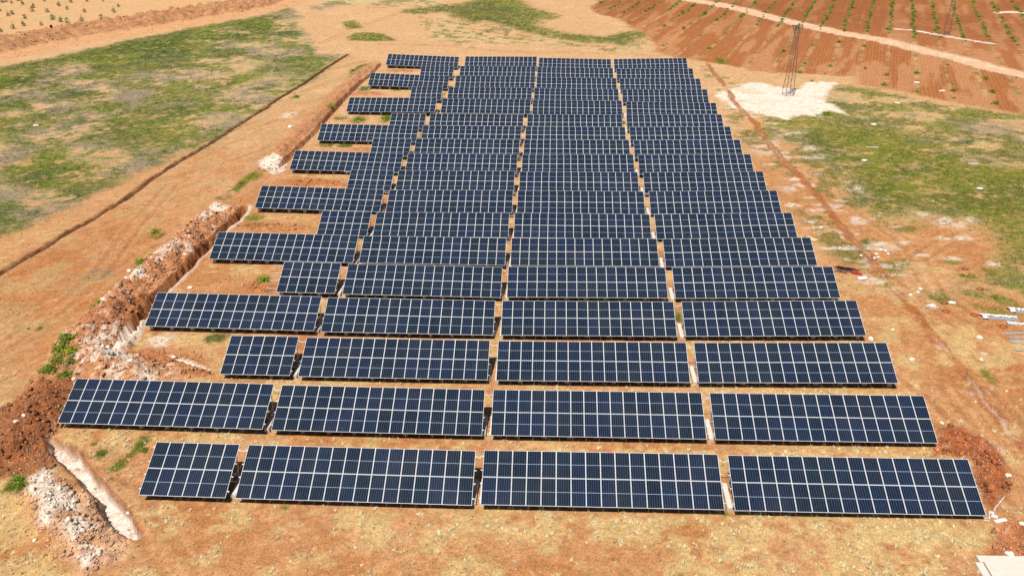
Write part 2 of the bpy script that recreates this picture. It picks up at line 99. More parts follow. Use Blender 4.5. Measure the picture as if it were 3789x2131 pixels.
TABLES=[(1,1,6,-32.08,51.503,0.072,-0.0064,-0.0031,0.0065),
(1,2,16,-24.466,51.528,-0.027,0.0018,-0.0069,0.0108),
(1,3,16,-5.345,51.546,-0.057,-0.0001,0.0061,0.0063),
(1,4,16,13.895,51.594,-0.043,0.0021,0.0049,0.0066),
(2,1,16,-43.58,60.459,-0.124,-0.0071,-0.0068,0.0057),
(2,2,16,-24.429,60.381,-0.363,0.0036,-0.0082,0.0039),
(2,3,16,-5.237,60.441,-0.482,0.0008,0.0043,-0.0013),
(2,4,16,13.926,60.434,-0.406,-0.0016,0.0087,0.003),
(3,1,6,-32.332,69.23,-0.702,0.002,-0.0031,0.0025),
(3,2,16,-24.654,69.275,-0.821,0.0054,-0.0043,0.0052),
(3,3,16,-5.369,69.246,-0.855,0.0003,0.0076,0.0),
(3,4,16,13.838,69.306,-0.737,0.0003,0.0184,0.0),
(4,1,16,-43.879,78.139,-0.796,0.0003,-0.015,0.0047),
(4,2,16,-24.726,78.107,-1.148,0.0056,-0.0095,0.0025),
(4,3,16,-5.48,78.112,-1.266,0.0018,0.0077,-0.0081),
(4,4,16,13.824,78.202,-1.112,0.0039,0.0201,-0.0057),
(5,1,6,-32.26,86.988,-1.276,0.0003,-0.0147,0.006),
(5,2,16,-24.483,86.976,-1.466,0.0047,-0.0133,-0.0044),
(5,3,16,-5.338,87.03,-1.609,0.0011,0.0064,-0.0069),
(5,4,16,13.905,87.048,-1.496,0.0001,0.0193,0.0001),
(6,1,16,-43.663,95.869,-1.499,-0.0031,-0.0173,0.0016),
(6,2,16,-24.51,95.841,-1.852,0.0057,-0.009,-0.0042),
(6,3,16,-5.386,95.78,-1.938,0.0003,0.006,-0.0029),
(6,4,16,13.834,95.924,-1.934,0.0023,0.0213,0.0027),
(7,1,6,-32.25,104.662,-2.159,-0.0003,-0.0112,0.0),
(7,2,16,-24.576,104.655,-2.303,0.0005,0.0037,0.0),
(7,3,16,-5.408,104.727,-2.24,-0.0006,-0.0048,0.0),
(7,4,16,13.689,104.769,-2.333,0.0012,0.0211,-0.0115),
(8,1,16,-43.764,113.801,-2.066,-0.0026,-0.026,-0.0017),
(8,2,16,-24.512,113.742,-2.583,-0.0002,0.0029,0.0),
(8,3,16,-5.381,113.78,-2.553,-0.0,-0.0022,0.0),
(8,4,16,13.816,113.783,-2.576,-0.0011,0.0165,-0.0039),
(9,1,6,-32.313,122.659,-2.726,-0.002,-0.0142,0.0),
(9,2,16,-24.674,122.64,-2.807,0.0004,0.0001,0.0),
(9,3,16,-5.464,122.688,-2.894,-0.0001,-0.0015,0.0),
(9,4,16,13.793,122.659,-2.922,-0.0032,0.0156,0.0),
(10,1,16,-43.87,131.598,-2.672,-0.0015,-0.0243,-0.0013),
(10,2,16,-24.647,131.565,-3.078,-0.0002,-0.0047,0.0),
(10,3,16,-5.419,131.597,-3.196,0.0003,0.0039,0.0),
(10,4,16,13.75,131.619,-3.163,0.0,0.0088,0.0),
(11,1,6,-32.343,140.313,-3.35,-0.0004,-0.0082,0.0),
(11,2,16,-24.654,140.335,-3.398,-0.0005,-0.0047,0.0),
(11,3,16,-5.447,140.347,-3.517,-0.0003,-0.0001,0.0),
(11,4,16,13.739,140.371,-3.537,0.0008,0.0085,0.0),
(12,1,16,-43.971,149.213,-3.479,0.0018,-0.0172,-0.0001),
(12,2,16,-24.721,149.229,-3.737,-0.0005,-0.0062,0.0),
(12,3,16,-5.482,149.256,-3.886,0.0002,-0.0042,0.0),
(12,4,16,13.738,149.255,-3.973,0.001,0.0077,0.0),
(13,1,6,-32.417,158.707,-4.213,-0.0011,-0.0133,0.0),
(13,2,16,-24.671,158.706,-4.253,-0.0003,-0.0088,0.0),
(13,3,16,-5.442,158.717,-4.394,-0.0012,-0.0008,0.0),
(13,4,16,13.857,158.754,-4.399,-0.0009,0.0033,0.0),
(14,1,16,-43.233,169.451,-3.993,-0.0009,-0.0042,-0.0021),
(14,2,16,-23.599,169.441,-4.234,-0.0017,-0.0071,-0.0012),
(14,3,16,-4.711,169.419,-4.516,-0.0007,-0.0083,0.0),
(14,4,16,14.578,169.368,-4.764,-0.005,-0.0139,0.0),
(15,1,6,-31.86,180.493,-4.647,-0.0006,-0.0033,0.0),
(15,2,16,-23.61,180.505,-4.699,-0.0005,-0.0064,0.0),
(15,3,16,-4.677,180.511,-4.94,-0.0006,-0.0127,0.0),
(15,4,16,14.519,180.469,-5.182,-0.0057,0.0019,-0.0042),
(16,1,16,-43.295,191.945,-4.363,-0.0011,-0.042,-0.0019),
(16,2,16,-23.243,191.881,-5.054,-0.0009,-0.0081,0.0),
(16,3,16,-4.421,191.85,-5.39,-0.0009,-0.0121,0.0),
(16,4,16,14.764,191.811,-5.659,-0.0029,-0.002,0.0),
(17,1,7,-33.107,203.212,-5.474,-0.0009,-0.0162,0.0),
(17,2,16,-23.424,203.253,-5.472,-0.0007,-0.0073,0.0),
(17,3,16,-4.512,203.235,-5.752,-0.0011,-0.0156,0.0),
(17,4,16,14.734,203.177,-6.136,-0.0035,0.0026,0.0),
(18,1,16,-43.474,214.962,-5.093,-0.0013,-0.0445,0.0001),
(18,2,16,-23.359,214.924,-5.77,-0.0005,-0.004,0.0),
(18,3,16,-4.377,214.9,-6.11,-0.0015,-0.0233,0.0),
(18,4,16,14.805,214.869,-6.479,-0.0027,0.0142,-0.0076)]
G_CO=[-0.58774, 0.12305, -4.50995, -0.12055, 0.26853, 0.28754]
G_C=[(-28.65,49.39,0.1003),(-15.24,49.46,-0.0227),(3.88,49.45,0.0203),(23.13,49.52,-0.2079),(-34.39,58.3,0.1528),(-15.19,58.32,0.0155),(3.99,58.35,-0.0124),(23.14,58.33,-0.1276),(-28.87,67.14,0.0248),(-15.41,67.23,-0.0597),(3.85,67.15,0.0105),(23.06,67.21,0.0357),(-34.66,76.05,0.0727),(-15.48,76.06,-0.0772),(3.75,76.03,0.0031),(23.06,76.14,0.0905),(-28.81,84.9,0.0632),(-15.24,84.92,-0.0572),(3.89,84.94,0.0071),(23.13,84.95,0.0542),(-34.46,93.75,0.0094),(-15.26,93.79,-0.0661),(3.84,93.68,0.0108),(23.06,93.85,0.0015),(-28.8,102.56,-0.1386),(-15.35,102.56,-0.0884),(3.81,102.62,-0.0462),(22.91,102.67,0.0333),(-34.56,111.68,0.0115),(-15.29,111.64,-0.0367),(3.84,111.68,0.0216),(23.03,111.67,0.0888),(-28.87,120.56,-0.0787),(-15.45,120.55,0.038),(3.76,120.59,0.0326),(23.0,120.53,0.0819),(-34.66,129.49,0.0324),(-15.43,129.47,0.0443),(3.8,129.5,0.1229),(22.97,129.52,0.1431),(-28.89,138.22,-0.0741),(-15.43,138.23,0.0375),(3.77,138.25,0.0959),(22.96,138.28,0.1165),(-34.74,147.13,-0.1274),(-15.5,147.13,-0.0045),(3.74,147.16,0.0219),(22.96,147.17,0.0247),(-28.97,156.61,-0.3417),(-15.45,156.61,-0.2163),(3.77,156.61,-0.1069),(23.08,156.65,-0.0728),(-34.01,167.34,0.1538),(-14.38,167.33,0.2023),(4.51,167.32,0.0939),(23.78,167.23,-0.1929),(-28.41,178.39,-0.0282),(-14.39,178.4,0.1105),(4.54,178.41,0.0257),(23.72,178.32,-0.0282),(-34.09,189.84,0.1344),(-14.02,189.78,0.1191),(4.8,189.75,-0.0196),(23.97,189.69,-0.1361),(-29.08,201.11,-0.2195),(-14.2,201.15,0.0713),(4.7,201.13,-0.0225),(23.94,201.05,-0.154),(-34.27,212.85,0.055),(-14.14,212.82,0.1738),(4.84,212.79,-0.0563),(24.01,212.74,0.0612)]
TILT=0.41283
CAMH=42.5427
CAM_F=0.803774
CAM_R=[0.9986754599413119, 0.04986042223556427, -0.012698976553266135]
CAM_U=[-0.012518476198897205, 0.4748586355553688, 0.879973047310059]
CAM_D=[-0.04990604637382929, 0.8786485159225985, -0.4748538427793846]

# ------------------------------------------------------------------ camera
scene = bpy.context.scene
C = scene.collection
cam_data = bpy.data.cameras.new("camera")
cam = bpy.data.objects.new("camera", cam_data)
C.objects.link(cam)
R_ = Vector(CAM_R); U_ = Vector(CAM_U); D_ = Vector(CAM_D)
m = Matrix(((R_.x, U_.x, -D_.x, 0), (R_.y, U_.y, -D_.y, 0), (R_.z, U_.z, -D_.z, CAMH), (0, 0, 0, 1)))
cam.matrix_world = m
cam_data.sensor_fit = 'HORIZONTAL'
cam_data.sensor_width = 36.0
cam_data.lens = 36.0 * CAM_F
cam_data.clip_start = 0.5
cam_data.clip_end = 6000
scene.camera = cam

# ------------------------------------------------------------------ sky, sun, exposure
SUN_EL = math.radians(65)
SUN_AZ = math.radians(180 + 26)          # compass from +Y clockwise, where the sun stands
world = bpy.data.worlds.new("World"); scene.world = world; world.use_nodes = True
nt = world.node_tree; nt.nodes.clear()
sky = nt.nodes.new('ShaderNodeTexSky'); sky.sky_type = 'NISHITA'; sky.sun_disc = False
sky.sun_elevation = SUN_EL; sky.sun_rotation = SUN_AZ
bg = nt.nodes.new('ShaderNodeBackground'); bg.inputs['Strength'].default_value = 0.05
wo = nt.nodes.new('ShaderNodeOutputWorld')
nt.links.new(sky.outputs[0], bg.inputs[0]); nt.links.new(bg.outputs[0], wo.inputs[0])
sd = bpy.data.lights.new("sun", 'SUN'); sd.energy = 5.0; sd.angle = math.radians(0.5); sd.color = (1, 0.955, 0.88)
sun = bpy.data.objects.new("sun", sd); C.objects.link(sun)
to_sun = Vector((math.sin(SUN_AZ) * math.cos(SUN_EL), math.cos(SUN_AZ) * math.cos(SUN_EL), math.sin(SUN_EL)))
sun.rotation_euler = to_sun.to_track_quat('Z', 'Y').to_euler()
sun.location = (0, 0, 80)
scene.view_settings.view_transform = 'Standard'
scene.view_settings.look = 'None'
scene.view_settings.exposure = 0.08
scene.view_settings.gamma = 1.0

scene.cycles.diffuse_bounces = 1
scene.cycles.max_bounces = 4

rng = np.random.default_rng(7)
random.seed(7)
# ------------------------------------------------------------------ noise and terrain helpers
def vnoise(x, y, s=0):
    xi = np.floor(x).astype(np.int64); yi = np.floor(y).astype(np.int64)
    fx = x - xi; fy = y - yi
    fx = fx * fx * fx * (fx * (fx * 6 - 15) + 10); fy = fy * fy * fy * (fy * (fy * 6 - 15) + 10)
    def h(a, b):
        n = (a * 374761393 + b * 668265263 + s * 974634777) & 0xffffffff
        n = ((n ^ (n >> 13)) * 1274126177) & 0xffffffff
        n = n ^ (n >> 16)
        return (n & 0xffff) / 65535.0
    a = h(xi, yi); b = h(xi + 1, yi); c = h(xi, yi + 1); d = h(xi + 1, yi + 1)
    return (a * (1 - fx) + b * fx) * (1 - fy) + (c * (1 - fx) + d * fx) * fy

def fbm(x, y, scale, octaves=4, s=0, gain=0.5):
    t = 0; amp = 1; tot = 0; f = 1.0 / scale
    for o in range(octaves):
        t = t + amp * vnoise(x * f + o * 17.3, y * f - o * 9.1, s + o); tot += amp
        amp *= gain; f *= 2.03
    return t / tot

def sstep(a, b, x):
    t = np.clip((x - a) / (b - a), 0, 1)
    return t * t * (3 - 2 * t)

def terrain(x, y):
    xs = 60 * np.tanh(x / 60) / 10
    yc = np.where(y > 215, 215 + 60 * np.tanh((y - 215) / 60), y)
    yy = yc / 100
    c = G_CO
    z = c[0] + c[1] * xs + c[2] * yy + c[3] * xs * yy + c[4] * xs * xs / 10 + c[5] * yy * yy
    num = np.zeros_like(z); den = np.full_like(z, 0.15)
    for cx, cy, r in G_C:
        k = np.exp(-((x - cx) ** 2 + (y - cy) ** 2) / 72.0)
        num += k * r; den += k
    return z + num / den

def poly_sd(poly, x, y):
    """signed distance to a polygon, positive inside"""
    inside = np.zeros(x.shape, bool); d2 = np.full(x.shape, 1e12)
    n = len(poly)
    for i in range(n):
        ax, ay = poly[i]; bx, by = poly[(i + 1) % n]
        ex, ey = bx - ax, by - ay
        t = np.clip(((x - ax) * ex + (y - ay) * ey) / (ex * ex + ey * ey + 1e-9), 0, 1)
        d2 = np.minimum(d2, (x - ax - t * ex) ** 2 + (y - ay - t * ey) ** 2)
        if ay != by:
            cr = ((ay > y) != (by > y)) & (x < (bx - ax) * (y - ay) / (by - ay) + ax)
            inside ^= cr
    d = np.sqrt(d2)
    return np.where(inside, d, -d)

def line_sd(pts, x, y):
    """distance to a polyline, side sign and how far along"""
    best = np.full(x.shape, 1e12); side = np.zeros(x.shape); along = np.zeros(x.shape); L = 0
    for (ax, ay), (bx, by) in zip(pts[:-1], pts[1:]):
        ex, ey = bx - ax, by - ay; l = math.hypot(ex, ey) + 1e-9
        t = np.clip(((x - ax) * ex + (y - ay) * ey) / (l * l), 0, 1)
        dx = x - ax - t * ex; dy = y - ay - t * ey; d = dx * dx + dy * dy
        k = d < best
        best = np.where(k, d, best); side = np.where(k, np.sign(ex * dy - ey * dx), side)
        along = np.where(k, L + t * l, along); L += l
    return np.sqrt(best), side, along, L

def local(fn, pts, x, y, margin):
    """evaluate fn only near the points; far = big negative / positive"""
    a = np.array(pts)
    k = (x > a[:, 0].min() - margin) & (x < a[:, 0].max() + margin) & (y > a[:, 1].min() - margin) & (y < a[:, 1].max() + margin)
    return k

RUBBLE_COL = np.array([0.40, 0.19, 0.095])

def ground_all(x, y):
    """height, colour and cover masks of the ground at world points (flat arrays)"""
    z = terrain(x, y)
    n1 = fbm(x, y, 9, 4, 1); n2 = fbm(x, y, 2.2, 4, 11); n3 = fbm(x, y, 0.7, 3, 21); n4 = fbm(x, y, 30, 3, 31)
    wx = x + (fbm(x, y, 3.0, 3, 41) - .5) * 3.2; wy = y + (fbm(x, y, 3.0, 3, 51) - .5) * 3.2
    wx2 = x + (fbm(x, y, 1.3, 3, 61) - .5) * 0.8; wy2 = y + (fbm(x, y, 1.3, 3, 71) - .5) * 0.8
    far = sstep(90, 200, y)
    # warp grows with distance for far zones
    def poly(name, soft=1.0, fine=False, out=-9.0):
        p = POLY[name]; k = local(None, p, x, y, 6)
        r = np.full(x.shape, out)
        if k.any():
            X = (wx2 if fine else wx)[k]; Yv = (wy2 if fine else wy)[k]
            r[k] = poly_sd(p, X, Yv)
        return sstep(-soft, soft, r)
    def line(pts, warp=0.5, margin=7):
        k = local(None, pts, x, y, margin)
        d = np.full(x.shape, 99.0); s = np.zeros(x.shape); al = np.zeros(x.shape); L = 1.0
        if k.any():
            X = x[k] + (wx2[k] - x[k]) * warp; Yv = y[k] + (wy2[k] - y[k]) * warp
            d[k], s[k], al[k], L = line_sd(pts, X, Yv)
        return d, s, al, L
    def ells(name, soft=0.35):
        r = np.zeros(x.shape)
        for cx, cy, rx, ry in ELL[name]:
            k = (abs(x - cx) < rx * 2 + 1) & (abs(y - cy) < ry * 2 + 1)
            if k.any():
                q = np.sqrt(((wx2[k] - cx) / max(rx, .25)) ** 2 + ((wy2[k] - cy) / max(ry, .25)) ** 2)
                r[k] = np.maximum(r[k], 1 - sstep(1 - soft, 1 + soft, q))
        return r
    soil_a = np.array([0.43, 0.185, 0.068]); soil_b = np.array([0.56, 0.315, 0.150]); soil_c = np.array([0.37, 0.135, 0.045])
    pale = np.array([0.62, 0.38, 0.22]); straw = np.array([0.60, 0.44, 0.19]); chalk = np.array([0.72, 0.61, 0.50])
    redd = np.array([0.30, 0.085, 0.024]); brown = np.array([0.17, 0.055, 0.018]); rub = np.array([0.46, 0.20, 0.09])
    green = np.array([0.115, 0.160, 0.012]); green2 = np.array([0.055, 0.098, 0.014]); grey = np.array([0.20, 0.18, 0.13])
    col = np.empty(x.shape + (3,))
    def mix(m, c):
        nonlocal col
        m = np.clip(m, 0, 1)[..., None]
        col = col * (1 - m) + c * m
    col[:] = soil_a
    mix(sstep(.35, .65, n1) * .45, soil_b)
    mix(sstep(.5, .75, n2) * .5, soil_c); mix(sstep(.55, .8, n3) * .35, soil_b); mix((1 - sstep(.25, .42, n3)) * .35, soil_c)
    mix(far * .85, np.array([.56, .345, .17]))
    mix(sstep(.5, .75, fbm(x, y, 5, 4, 5)) * .35 * (0.4 + far), pale)
    # tracks
    for nm in ('track_a', 'track_b', 'track_c', 'track_d', 'track_e', 'track_f', 'track_g', 'track_h', 'track_i', 'track_j', 'track_k'):
        d, s, al, L = line(LINE[nm], .4)
        for off in (-0.9, 0.9):
            q = np.abs(d * np.where(s == 0, 1, s) - off)
            mk = 1 - sstep(.15, .45, q)
            mix(mk * .6 * (.4 + n2), np.array([.37, .17, .07])); mix((np.exp(-((q - .65) / .2) ** 2)) * .4, soil_b); z = z - mk * .05
    dens_green = np.zeros(x.shape); dens_grey = np.zeros(x.shape); dens_straw = np.zeros(x.shape); dens_rub = np.zeros(x.shape)
    # ---------------- left strip: pale orange with sparse weeds
    nr = fbm(x, y, .55, 4, 301, .7)
    sl = poly('strip_left'); dens_green = np.maximum(dens_green, sl * sstep(.56, .8, n2) * .22)
    mix(sl * sstep(.42, .7, fbm(x, y, 3, 4, 85)) * .55, np.array([.42, .28, .125])); mix(sl * sstep(.5, .7, fbm(x * 1.0 - y * .45, y * .12, 1.1, 3, 87)) * .35, soil_c)
    # ---------------- orchard beyond the berm
    orc = poly('orchard')
    mix(orc * .8, np.array([0.60, 0.34, 0.165])); mix(orc * sstep(.45, .7, fbm(x * .6, y, 6, 4, 88)) * .45, np.array([.45, .36, .17]))
    dens_green = np.maximum(dens_green, orc * sstep(.6, .8, n2) * .15)
    # ---------------- left meadow
    ml = poly('meadow_left', 2.0)
    patch = fbm(x * .8 + y * .15, y * 1.0, 10, 5, 91)
    patch2 = fbm(x * .8 + y * .15, y * 1.0, 7, 5, 95)
    mix(ml * .5, np.array([.50, .33, .17])); mix(ml * sstep(.38, .58, n2 * .6 + n3 * .4) * .6, np.array([.29, .26, .11]))
    pm = patch * .62 + n2 * .22 + n3 * .16
    gm = ml * sstep(.41, .57, pm) * .85

    for nm, wgt in (('lush_band', 1.0), ('lush_mid', .9), ('lush_diag', .95), ('lush_right', .9)):
        q = poly(nm, 2.5); gm = np.maximum(gm, q * wgt * sstep(.34, .47, patch2 * .5 + n2 * .3 + n3 * .2))
    gy = ml * sstep(.44, .56, fbm(x, y, 8, 5, 99) * .7 + n3 * .3) * (1 - gm) * .85
    gy = np.maximum(gy, ells('grey', .6) * .85 * sstep(.3, .5, n2))
    # ---------------- right meadow
    mr = poly('meadow_right', 2.5)
    mix(mr * .4, np.array([.52, .35, .17])); mix(mr * sstep(.4, .58, n2 * .6 + n3 * .4) * .5, np.array([.30, .26, .10]))
    gmr = mr * sstep(.43, .56, patch2 * .6 + n2 * .25 + n3 * .15) * .75
    q = poly('lush_rcore', 2.5); gmr = np.maximum(gmr, q * sstep(.33, .47, patch * .5 + n2 * .3 + n3 * .2) * .95)
    q = poly('weeds_rside', 1.5); gmr = np.maximum(gmr, q * sstep(.48, .62, n1 * .5 + n2 * .5) * .65)
    q = poly('weeds_rlow', 1.0); gmr = np.maximum(gmr, q * sstep(.40, .58, n2) * .75)
    gy = np.maximum(gy, mr * sstep(.52, .64, fbm(x, y, 6, 4, 103)) * .5)
    dry = mr * (1 - gmr) * sstep(.45, .6, n1) * .6
    # ---------------- far greens
    q = poly('far_green', 3.5); gf = q * sstep(.2, .42, n1 * .3 + n2 * .4 + n3 * .3) * .95
    q = poly('far_weeds', 2.5); gf = np.maximum(gf, q * sstep(.46, .6, n2) * .6)
    q = poly('far_weeds_top', 2.5); gf = np.maximum(gf, q * sstep(.5, .62, n1 * .6 + n2 * .4) * .6); 
    fw = np.maximum(poly('far_weeds_top', 4), poly('far_weeds', 4) * .6)
    mix(fw * .8 * sstep(.35, .6, fbm(x * .7, y * 1.2, 8, 4, 107)), np.array([.52, .40, .21]))
    for nm, hw_ in (('far_swath', 5.5), ('far_swath_b', 7.0)):
        d, s, al, L = line(LINE[nm], 2.5, 20); gf = np.maximum(gf, (1 - sstep(hw_ * .5, hw_ * 1.2, d)) * sstep(.28, .48, n2 * .6 + n3 * .4) * .9)
    for nm in ('tuft_a', 'tuft_b'): gf = np.maximum(gf, poly(nm, 1.2, True) * .95)
    # ---------------- small greens
    gs = np.zeros(x.shape)
    for nm in ('green_clump', 'green_m1', 'green_m2', 'green_m3', 'green_m4', 'green_n', 'green_j'):
        gs = np.maximum(gs, poly(nm, .5, True) * sstep(.28, .5, n2 * .5 + n3 * .5))
    gs = np.maximum(gs, ells('green', .55) * .95 * sstep(.22, .42, n3))
    # ---------------- straw
    st = np.zeros(x.shape)
    for nm, w_ in (('straw_fr', .95), ('straw_fl', .8), ('straw_aisle', .9)):
        st = np.maximum(st, poly(nm, 1.2) * w_ * sstep(.30, .62, n2 * .6 + n3 * .4))
    base_st = (1 - sstep(70, 130, y)) * sstep(.50, .66, n2 * .65 + n1 * .35) * (1 - poly('strip_left')) * .75
    aisle = (x > -44) & (x < 34) & (y > 42) & (y < 215)
    if aisle.any():
        q = np.zeros(x.shape)
        for (r, c, n, tx, ty, tz, yaw, ro, td) in TABLES:
            if c == 2:
                q = np.maximum(q, 1 - sstep(.6, 2.4, np.abs(y - (ty - 4.5 - 1.2) - yaw * 0)))
        st = np.maximum(st, q * aisle * sstep(.36, .6, n2 * .5 + n3 * .5 + np.clip(x, -30, 30) * .003) * .8)
    st = np.maximum(st, base_st)
    # ---------------- ploughed field
    fd = poly('field', 1.5)
    u = x * math.cos(math.radians(20)) - y * math.sin(math.radians(20))
    v = x * math.sin(math.radians(20)) + y * math.cos(math.radians(20))
    uw = u + (fbm(x, y, 6, 2, 111) - .5) * .5
    fur = .5 + .5 * np.sin(uw * 2 * math.pi / 0.84)
    fur2 = .5 + .5 * np.sin(uw * 2 * math.pi / 2.25 + 1.0)
    mix(fd, np.array([0.385, 0.158, 0.056]))
    mix(fd * sstep(.3, .75, fur * .50 + fur2 * .10 + n3 * .30 + n2 * .20) * .75, redd)
    mix(fd * sstep(.48, .62, fbm(u * 2.2, v * .25, 7, 4, 115)) * .45, np.array([.55, .29, .14]))
    mix(fd * sstep(255, 320, v + 0 * u) * .45 * (1 - sstep(.45, .62, fbm(u, v, 14, 3, 118)) * .6), np.array([0.20, 0.06, 0.02]))
    z = z + fd * ((fur - .5) * .12 + (fur2 - .5) * .06 + (n3 - .5) * .10)
    rowd = np.abs(((u + 1.2) / 6.75 + .5) % 1 - .5) * 6.75 + (fbm(x, y, 4, 2, 121) - .5) * .7
    strip = fd * (1 - sstep(.2, .8, rowd))
    mix(strip * .5 * sstep(.35, .6, n2), np.array([.52, .34, .17]))
    upper = sstep(0, 12, y - 268 + (x - 90) * .55)
    gr = strip * np.maximum(sstep(.50, .66, fbm(x, y, 4, 3, 125)) * .5, upper * sstep(.34, .5, n2) * .9)
    d, s, al, L = line(LINE['field_edge'], .8, 9)
    mix((1 - sstep(.8, 2.4, d)) * .7, soil_b)
    # ---------------- dirt road and chalk strips
    d, s, al, L = line(LINE['road'], 1.6, 14)
    rd = 1 - sstep(2.6, 4.3, d + (n2 - .5) * 2)
    mix(rd * .9, np.array([.66, .43, .27])); mix(rd * sstep(.5, .7, n2) * .5, np.array([.74, .56, .40]))
    z = z * 1 - rd * .05
    rm = 1 - rd
    for nm, w_ in (('white_strip', .75), ('white_strip_b', 1.3)):
        d, s, al, L = line(LINE[nm], .8)
        q = 1 - sstep(w_ * .7, w_ * 1.4, d + (n3 - .5) * .6); mix(q * .95, chalk); rm = rm * (1 - q); z = z + q * .12
    gr = gr * rm
    # ---------------- chalk spill at the tower
    ch = poly('chalk', 2.2); ch = sstep(.30, .70, ch * .62 + fbm(x, y, 1.6, 4, 411) * .38)
    chm = ch * (1 - .35 * sstep(.6, .75, fbm(x, y, 5, 4, 131)))
    cov = 1 - np.clip(ch * 1.2, 0, 1)
    # compose covers
    g_all = np.clip(np.maximum.reduce([gm, gmr, gf]) * cov * (1 - fd), 0, 1) * (.82 + .18 * sstep(.3, .5, n3))
    g_all = np.maximum(g_all, gs)
    g_all = np.maximum(g_all, gr)
    gy = gy * cov * (1 - fd)
    mix(st * (1 - g_all) * .75, straw)
    mix(dry * cov * (1 - fd) * .6, np.array([.50, .35, .15]))
    mix(gy * .8, grey * (.7 + .6 * n3[..., None]))
    gcx = green * (1 - sstep(.35, .65, n1))[..., None] + green2 * sstep(.35, .65, n1)[..., None]
    yw = (sstep(28, 50, x) * (1 - sstep(210, 240, y)) * .35)[..., None]; gcx = gcx * (1 - yw) + np.array([.20, .185, .022]) * yw
    mix(g_all * .90 * sstep(.10, .42, n3), gcx)
    mix(chm * .96, chalk * (.82 + .42 * n3[..., None]))
    z = z + ch * .12 * n2
    wh = ells('white', .7); mix(wh * .8 * sstep(.36, .58, n3 * .6 + n2 * .4), chalk); dens_rub = np.maximum(dens_rub, wh * .4)
    # small white scatter to the right of the tables
    q = poly('weeds_rside', 3); mix(q * sstep(.60, .70, fbm(x * .5, y, 1.8, 3, 137)) * .6, chalk * .9)
    # ---------------- earthworks
    def mound(name, hw, h, cname, cmixn=1.0, seed=0, warp=1.3):
        nonlocal z, dens_rub, g_all, gy, st
        d, s, al, L = line(LINE[name], warp)
        endt = sstep(0, 2.5, al) * sstep(0, 2.5, L - al)
        w_ = hw * (.75 + .5 * fbm(x, y, 4, 2, 141 + seed))
        q = np.clip(1 - d / w_, 0, 1) ** .8 * np.maximum(endt, .15)
        lump = .35 + 1.15 * fbm(x, y, 1.5, 5, 151 + seed, .72)
        z = z + h * q * lump
        mm = sstep(0, .18, q)
        mix(mm * cmixn, cname * (.35 + 1.25 * nr[..., None]))
        g_all = g_all * (1 - mm); gy = gy * (1 - mm); st = st * (1 - mm)
        dens_rub = np.maximum(dens_rub, mm)
        return mm
    q = mound('berm', 7.0, 3.6, np.array([.44, .215, .10]), 1.0, 1, 2.4)
    d, s, al, L = line(LINE['berm'], 2.0, 22)
    q = (1 - sstep(14, 17, d)) * (s < 0) * (1 - q); mix(q * .85, np.array([.56, .29, .14]) * (.9 + .25 * n2[..., None])); g_all *= 1 - q; gy *= 1 - q; dens_rub = np.maximum(dens_rub, q * .35)
    for nm, cc, kk in (('rubble_a', rub, .8), ('rubble_j', rub, .65), ('rubble_c', np.array([.56, .33, .20]), .85), ('pit_r', np.array([.34, .10, .032]), .98), ('pit_rb', np.array([.42, .15, .055]), .95),
                       ('brown_a', brown * 1.35, .85), ('brown_b', brown * 1.5, .9), ('pit_dark', brown, .8)):
        q = poly(nm, .5, True)
        mix(q * kk * (.75 + .4 * n2), cc * (.30 + 1.35 * nr[..., None]))
        if nm != 'pit_dark':
            z = z + q * (fbm(x, y, .8, 4, 161, .75) - .42) * (.85 if nm not in ('rubble_j',) else .25)
        g_all *= 1 - q * .9; st *= 1 - q; dens_rub = np.maximum(dens_rub, q * .85)
    q = ells('red', .5); mix(q * .85 * sstep(.2, .45, n2), np.array([.42, .15, .05]) * (.35 + 1.25 * nr[..., None])); z = z + q * (nr - .2) * .4; dens_rub = np.maximum(dens_rub, q * .8)
    q = mound('mound_mid', 2.6, 1.5, rub * 1.1, .65, 2); mix(q * sstep(.52, .66, nr * .5 + fbm(x, y, 2.5, 3, 401) * .5) * .75, chalk * (.6 + .6 * nr[..., None]))
    q = mound('mound_far', 1.5, .8, rub, .5, 3)
    q = mound('mound_b', 2.6, 1.25, brown * 1.5, .7, 4)
    q = mound('mound_c', 1.9, .95, rub, .3, 5)
    for nm in ('white_c1', 'white_c2', 'white_c3', 'white_b', 'white_a', 'white_a2', 'white_j'):
        q = poly(nm, .35, True); mix(q * .9 * sstep(.24, .46, nr * .6 + n2 * .4), chalk * (.72 + .62 * nr[..., None])); dens_rub = np.maximum(dens_rub, q)
    # fresh soil over a buried cable, right side
    d, s, al, L = line(LINE['red_line'], .9)
    q = (1 - sstep(.3, .85, d + (n2 - .5) * .6)) * sstep(.30, .52, fbm(al, al * 0, 6, 3, 171) + .08)
    mix(q * .9, np.array([.34, .115, .035]) * (.7 + .6 * n3[..., None])); z = z + q * .10 * (n3 + .3); g_all *= 1 - q; dens_rub = np.maximum(dens_rub, q * .4)
    q2 = (1 - sstep(.08, .2, d)) * sstep(.58, .7, fbm(al, al * 0, 4, 2, 175)); mix(q2 * .35, chalk * .85)
    # shallow groove on the left: fresh brown soil, colour darkened further for its shade
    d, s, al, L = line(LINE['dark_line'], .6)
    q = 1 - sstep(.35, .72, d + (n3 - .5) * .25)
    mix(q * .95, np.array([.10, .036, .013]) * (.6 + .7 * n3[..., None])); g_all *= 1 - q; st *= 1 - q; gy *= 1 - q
    z = z - (1 - sstep(.1, .5, d)) * .3 + np.exp(-((d - .8) / .3) ** 2) * .10 * n3
